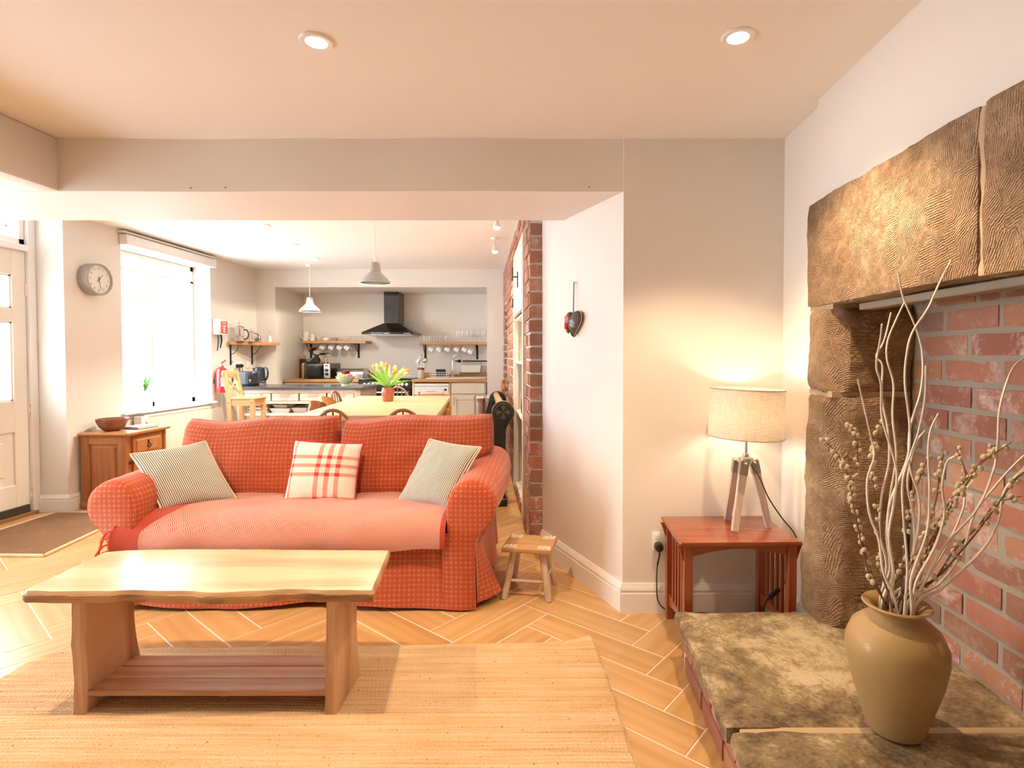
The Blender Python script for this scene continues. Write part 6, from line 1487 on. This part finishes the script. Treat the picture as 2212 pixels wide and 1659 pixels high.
# ---- dining table
DZ = .78
TA, TB, TC, TD = [AZ(px, py, DZ).to_2d() for px, py in ((635, 898), (943, 897), (974, 855), (780, 855))]
dt = thing('dining_table', 'long pale wooden farmhouse dining table', 'dining table', (-1.47, 4.9, 0))
M_table = wood('scrubbed_pine', (.74, .51, .27), (.58, .34, .15), 'y', .35, .7, .15)
nb_ = 7
for k in range(nb_):      # cross-boards, each a plank
    s0, s1 = k/nb_, (k+1)/nb_; e = .0006
    quad = [TA.lerp(TD, s0+e), TB.lerp(TC, s0+e), TB.lerp(TC, s1-e), TA.lerp(TD, s1-e)]
    obj('plank', G().prism([tuple(p) for p in quad], DZ-.036, DZ+rnd.uniform(-.0004, .0004), bev=.0012), wood('table_plank', (.76, .56, .35), (.60, .39, .21), 'x', .35, .8, .15) if k == 0 else bpy.data.materials['table_plank'], dt, world=True)
sk_ = (TD-TA).normalized()
def tq(s, t, inset=0): return TA.lerp(TD, t).lerp(TB.lerp(TC, t), s)
for s, t in ((.08, .12), (.92, .12), (.955, .965), (.045, .965)):
    p = tq(s, t); obj('leg', G().box((p.x-.045, p.y-.045, 0), (p.x+.045, p.y+.045, DZ-.036), .004), M_table, dt, world=True)
for a, b in (((.08, .12), (.92, .12)), ((.92, .12), (.955, .965)), ((.955, .965), (.045, .965)), ((.045, .965), (.08, .12))):
    p, q_ = tq(*a), tq(*b); d = (q_-p).normalized(); n = Vector((-d.y, d.x))*.011
    obj('apron', G().prism([tuple(p+n), tuple(q_+n), tuple(q_-n), tuple(p-n)], DZ-.136, DZ-.037), M_table, dt, world=True)
for s in (.03, .97): p = tq(s, 0); obj('bolt_head', G().cyl((p.x, p.y-.003, DZ-.018), (p.x, p.y+.004, DZ-.018), .010, 12), M_iron, dt, world=True)
# ---- chairs
M_wind = wood('dark_elm', (.32, .17, .09), (.17, .08, .04), 'z', .35, 1.0, .2); M_windh = wood('bent_ash_hoop', (.40, .24, .14), (.22, .11, .06), 'x', .35, 1.0, .2)
def windsor(label, loc, rz, h=.86):
    t = thing('windsor_chair', label, 'chair', loc, rz, 'hoop-back dining chairs')
    obj('seat', G().prism([(.20*math.cos(a)*(1.05 if math.sin(a) > 0 else .95), .20*math.sin(a)) for a in [2*math.pi*k/24 for k in range(24)]], .42, .45, bev=.008, seg=2), M_wind, t)
    for sx in (-1, 1):
        for sy in (-1, 1): obj('leg', G().tube([(sx*.13, sy*.102, .425), (sx*.165, sy*.1025, .22), (sx*.19, sy*.19, 0)], [.016, .019, .013], 10), M_wind, t)
        obj('stretcher', G().tube([(sx*.17, -.17, .18), (sx*.17, .17, .18)], .009, 8), M_wind, t)
    obj('stretcher', G().tube([(-.17, 0, .18), (.17, 0, .18)], .009, 8), M_wind, t)
    yb = -.17; W_ = .178; H_ = h-.45
    def hp(a): return Vector((W_*math.cos(a)*(1 if True else 1), yb-.06*max(0, math.sin(a)), .44+H_*max(0, math.sin(a))**.85))
    hoop = [hp(math.pi*k/32) for k in range(33)]
    obj('hoop', G().tube(hoop, .0125, 10), M_windh, t, smooth=60)
    for k in range(-3, 4):
        x = k*.043; c_ = math.acos(max(-1, min(1, x*1.12/W_))); top = hp(c_)
        obj('spindle', G().tube([(x, yb, .445), (x*1.05, yb-.03, .445+(top.z-.445)*.5), top], [.006, .0075, .0055], 8), M_wind, t)
    return t
wc = windsor('dark hoop-back chair at the table end nearer the pine cabinet', (-1.42, 3.80, 0), math.radians(-3))
copy_tree(wc, (-.985, 3.80, 0), math.radians(3), 'dark hoop-back chair at the table end nearer the pew')
copy_tree(wc, (-1.97, 5.515, 0), math.radians(-92), 'dark hoop-back chair beside the island end of the table')
copy_tree(wc, (-1.765, 6.035, 0), math.radians(180), 'dark hoop-back chair at the cooker end of the table')
M_ply = wood('bent_plywood', (.66, .35, .15), (.48, .22, .08), 'z', .3, .7, .3); M_ply2 = wood('teak_plywood', (.40, .16, .07), (.26, .09, .035), 'z', .3, .7, .3)
def plychair(label, loc, rz, mat):
    t = thing('plywood_chair', label, 'chair', loc, rz, 'plywood dining chairs')
    obj('seat', G().prism([(-.19, -.18), (.19, -.18), (.20, .12), (.16, .19), (-.16, .19), (-.20, .12)], .435, .450, bev=.005, seg=2), mat, t)
    def bk(side):
        def fn(u, v):
            a = u*2-1; z = .56+.27*v; w = .19*(1-.55*max(0, v-.45)**1.6*2.2)*(1-.25*(1-v)**3)
            x = w*a; return (x, -.20-.03*v+.05*a*a-side*.006, z+.0-.03*a*a*v)
        return fn
    g = G(); g.grid(bk(1), 16, 12); g.grid(bk(-1), 16, 12); bmesh.ops.remove_doubles(g.bm, verts=g.bm.verts[:], dist=.0001)
    # close the rim
    bmesh.ops.bridge_loops(g.bm, edges=[e for e in g.bm.edges if e.is_boundary]); obj('backrest', g, mat, t, smooth=50)
    for sx in (-1, 1):
        obj('leg', G().tube([(sx*.15, .15, .435), (sx*.18, .18, 0)], [.014, .011], 8), M_wind, t); obj('leg', G().tube([(sx*.15, -.14, .435), (sx*.18, -.19, 0)], [.014, .011], 8), M_wind, t)
    obj('back_post', G().tube([(0, -.12, .436), (0, -.19, .50), (0, -.212, .66)], .014, 8, flat=.5), M_wind, t)
    return t
plychair('dark teak plywood chair at the island side of the table', (-1.785, 4.56, 0), math.radians(-98), M_ply2)
plychair('pale plywood chair at the island side of the table', (-1.915, 5.085, 0), math.radians(-95), M_ply)
def ladder(label, loc, rz, h=.80):
    t = thing('ladderback_chair', label, 'chair', loc, rz, 'ladder-back dining chairs')
    obj('seat', G().box((-.19, -.18, .42), (.19, .19, .45), .006, 2), M_orange, t)
    for sx in (-1, 1):
        obj('back_post', G().tube([(sx*.17, -.17, 0), (sx*.17, -.17, .43), (sx*.175, -.215, h)], .016, 8), M_orange, t); obj('leg', G().tube([(sx*.165, .165, 0), (sx*.165, .165, .425)], .016, 8), M_orange, t)
        obj('stretcher', G().tube([(sx*.168, -.17, .2), (sx*.168, .165, .2)], .009, 8), M_orange, t)
    for z in (.56, h-.05): obj('slat', G().prism([(-.165, z-.02), (.165, z-.02), (.165, z+.018), (.08, z+.032), (-.08, z+.032), (-.165, z+.018)], 0, .012, M=Matrix.Translation((0, -.17-.045*(z-.43)/(h-.43)-.006, 0)) @ Matrix(((1, 0, 0, 0), (0, 0, 1, 0), (0, 1, 0, 0), (0, 0, 0, 1)))), M_orange, t)
    return t
ladder('orange ladder-back chair before the dishwasher', (-1.345, 6.04, 0), math.radians(180), .795)
ladder('orange ladder-back chair at the pew side of the table', (-1.14, 4.9, 0), math.radians(98), .74)
# ---- tall pine bar chair beside the island
M_bp = wood('pale_pine', (.72, .45, .24), (.58, .32, .14), 'z', .4, .8); M_bpx = wood('pale_pine_rail', (.72, .45, .24), (.58, .32, .14), 'x', .4, .8)
BCY = 5.6; s0 = AY(494, 858, BCY-.10); s1 = AY(549, 858, BCY-.10); sz_ = .785
bc = thing('bar_chair', 'tall pale pine bar chair with a crossed back beside the island', 'chair', ((s0.x+s1.x)/2, BCY, 0))
hw_ = (s1.x-s0.x)/2
obj('seat', G().box((-hw_-.005, -.118, sz_-.018), (hw_+.012, .118, sz_), .005, 2), M_bpx, bc)
for sy in (-1, 1):
    obj('front_leg', G().box((hw_-.035, sy*.102-.018, 0), (hw_+.005, sy*.102+.018, sz_-.018), .003), M_bp, bc)
    obj('back_post', G().loft([[(x+dx, sy*.102+dy, z) for dx, dy in ((-.019, -.018), (.019, -.018), (.019, .018), (-.019, .018))] for x, z in ((-hw_+.012, 0), (-hw_+.012, sz_), (-hw_-.045, 1.035))]), M_bp, bc)
    obj('side_rail', G().box((-hw_, sy*.102-.011, sz_-.083), (hw_, sy*.102+.011, sz_-.019), .002), M_bpx, bc)
    for x in (-hw_+.012, hw_-.015): obj('bolt', G().cyl((x, sy*.102+sy*.016, sz_-.05), (x, sy*.102+sy*.0195, sz_-.05), .005, 8), M_iron, bc)
    obj('stretcher', G().box((-hw_, sy*.102-.009, .30), (hw_, sy*.102+.009, .335), .002), M_bpx, bc)
for x in (-hw_+.012, hw_-.015): obj('cross_rail', G().box((x-.01, -.088, sz_-.083), (x+.01, .088, sz_-.019), .002), M_bp, bc)
obj('cross_rail', G().box((hw_-.025, -.088, .22), (hw_-.005, .088, .255), .002), M_bp, bc)
obj('top_rail', G().box((-hw_-.055, -.124, .985), (-hw_-.028, .124, 1.06), .006, 2), M_bp, bc)
for sy in (-1, 1): obj('back_cross', G().tube([(-hw_+.004, sy*.090, sz_+.04), (-hw_-.036, -sy*.090, .99)], .016, 4, flat=.45), M_bp, bc)
# ---- tulips
tv = AZ(838, 867, DZ)
vp = thing('flower_pot', 'terracotta pot standing on the dining table', 'pot', (tv.x, tv.y, DZ+.0005))
obj('pot', G().lathe([(0, 0), (.046, 0), (.050, .006), (.060, .08), (.058, .11), (.050, .13), (.045, .13), (.050, .10), (.042, .01), (0, .01)], n=32), plain('glazed_terracotta', (.34, .10, .05), .25, coat=.4), vp)
M_tul = plain('tulip_orange', (.85, .30, .05), .5); M_bud = plain('tulip_bud', (.72, .60, .26), .5); M_tleaf = plain('tulip_leaf', (.22, .52, .06), .4); M_tleaf2 = plain('tulip_leaf_pale', (.48, .68, .30), .4)
for k in range(12):
    a = k*2.399; rr_ = .03+.11*((k*7 % 12)/12)+.02; h_ = .225+.07*((k*5 % 12)/12)-.5*(rr_-.05)*.5
    tip = Vector((rr_*math.cos(a)*1.35, rr_*math.sin(a)*.8, h_))
    t = thing('tulip', 'orange tulip standing in the terracotta pot' if k % 2 == 0 else 'half-closed yellow-green tulip bud in the terracotta pot', 'tulip', (tv.x, tv.y, DZ+.04), 0, 'tulips on the dining table')
    obj('stem', G().tube(smooth_path([(tip.x*.1, tip.y*.1, 0), (tip.x*.2, tip.y*.2, h_*.5), tip], 4), .0032, 6), M_tleaf, t)
    d = Vector((tip.x*.7, tip.y*.7, h_*.55)).normalized(); q_ = d.to_track_quat('Z', 'Y').to_matrix().to_4x4()
    obj('flower', G().lathe([(.004, -.004), (.014, .004), (.0175, .018), (.015, .034), (.008, .046), (.002, .050)], tip, 12, M=q_), M_tul if k % 2 == 0 else M_bud, t)
    for j in range(2):
        b = a+rnd.uniform(-1.2, 1.2); L_ = rnd.uniform(.16, .27); droop = rnd.random() < .3
        tp_ = Vector((math.cos(b)*L_*(.75 if not droop else .85), math.sin(b)*L_*.5, (.29 if not droop else .10)*rnd.uniform(.7, 1.05)))
        obj('leaf', leaf(G(), (0, 0, .10), tp_, rnd.uniform(.009, .018), Vector((0, 0, .06 if droop else .02))), M_tleaf if rnd.random() < .65 else M_tleaf2, t)
# ---- bin
bnp = AY(1043, 860, 6.25); bn = thing('pedal_bin', 'stainless steel pedal bin between sink unit and pew', 'bin', (bnp.x, 6.25, 0))
obj('body', G().lathe([(0, 0), (.105, 0), (.105, .03), (.103, .69), (0, .69)], n=36), M_steel, bn); obj('lid', G().lathe([(.108, .69), (.108, .73), (.09, .755), (0, .765)], n=36), M_chrome, bn); obj('base_ring', G().lathe([(.109, 0), (.109, .035), (.104, .035), (.104, 0), (.109, 0)], n=36), M_blackp, bn); obj('pedal', G().box((-.03, -.15, .01), (.03, -.10, .022), .003), M_blackp, bn)
# ---- pendants
M_pend = plain('grey_enamel', (.42, .43, .42), .3, coat=.3); M_pin = plain('white_enamel_inside', (.88, .87, .82), .4)
def pendant(label, px, py, Y, r):
    p = AY(px, py, Y); t = thing('pendant_lamp', label, 'pendant lamp', (p.x, Y, KCZ), 0, 'grey enamel pendants'); z = p.z-KCZ
    h = r*1.42
    prof = [(r, 0), (r*.985, r*.06), (r*.80, r*.30), (r*.56, r*.50), (r*.50, r*.60), (r*.40, r*.66), (r*.30, r*1.30), (r*.22, r*1.36)]
    obj('shade', G().lathe([(a, b+z) for a, b in prof]+[(a-.0022, b+z-.002) for a, b in prof[::-1]]+[(r, z)], n=40), M_pend, t, smooth=40)
    obj('reflector', G().lathe([(a-.003, b+z-.003) for a, b in prof[:-1]]+[(a-.0045, b+z-.004) for a, b in prof[:-1][::-1]]+[(r-.003, z-.003)], n=40), M_pin, t, smooth=40)
    obj('flex', G().tube([(0, 0, z+r*1.3), (0, 0, -.02)], .0035, 6), M_whitep, t); obj('ceiling_rose', G().lathe([(0, 0), (.045, 0), (.04, -.018), (.01, -.028), (0, -.028)], n=24), M_whitep, t)
    obj('bulb', G().sphere((0, 0, z+r*.34), r*.26, 14, 10), M_lampglow, t); bulb_light('pendant_light', (0, 0, z+r*.05), E_PEND, SOFTWARM, r*.25, t)
pendant('grey enamel pendant hanging over the dining table', 810, 611, 4.36, .120); pendant('grey enamel pendant hanging over the island near the alcove', 669.5, 672, 6.62, .123)
# ---- bits on walls and ceiling
for i, (px, py) in enumerate(((412, 406), (487, 405), (1273, 404))):
    o = obj('screw_hole', G().cyl(AY(px, py, YB-.012), AY(px, py, YB+.01), .0035, 8), plain('rust_mark', (.25, .12, .05), .9) if i == 0 else bpy.data.materials['rust_mark'], None, origin=AY(px, py, YB-.004)); tag(o, 'tiny rusty screw head in the face of the cross beam', 'screw', 'screws in the beam')
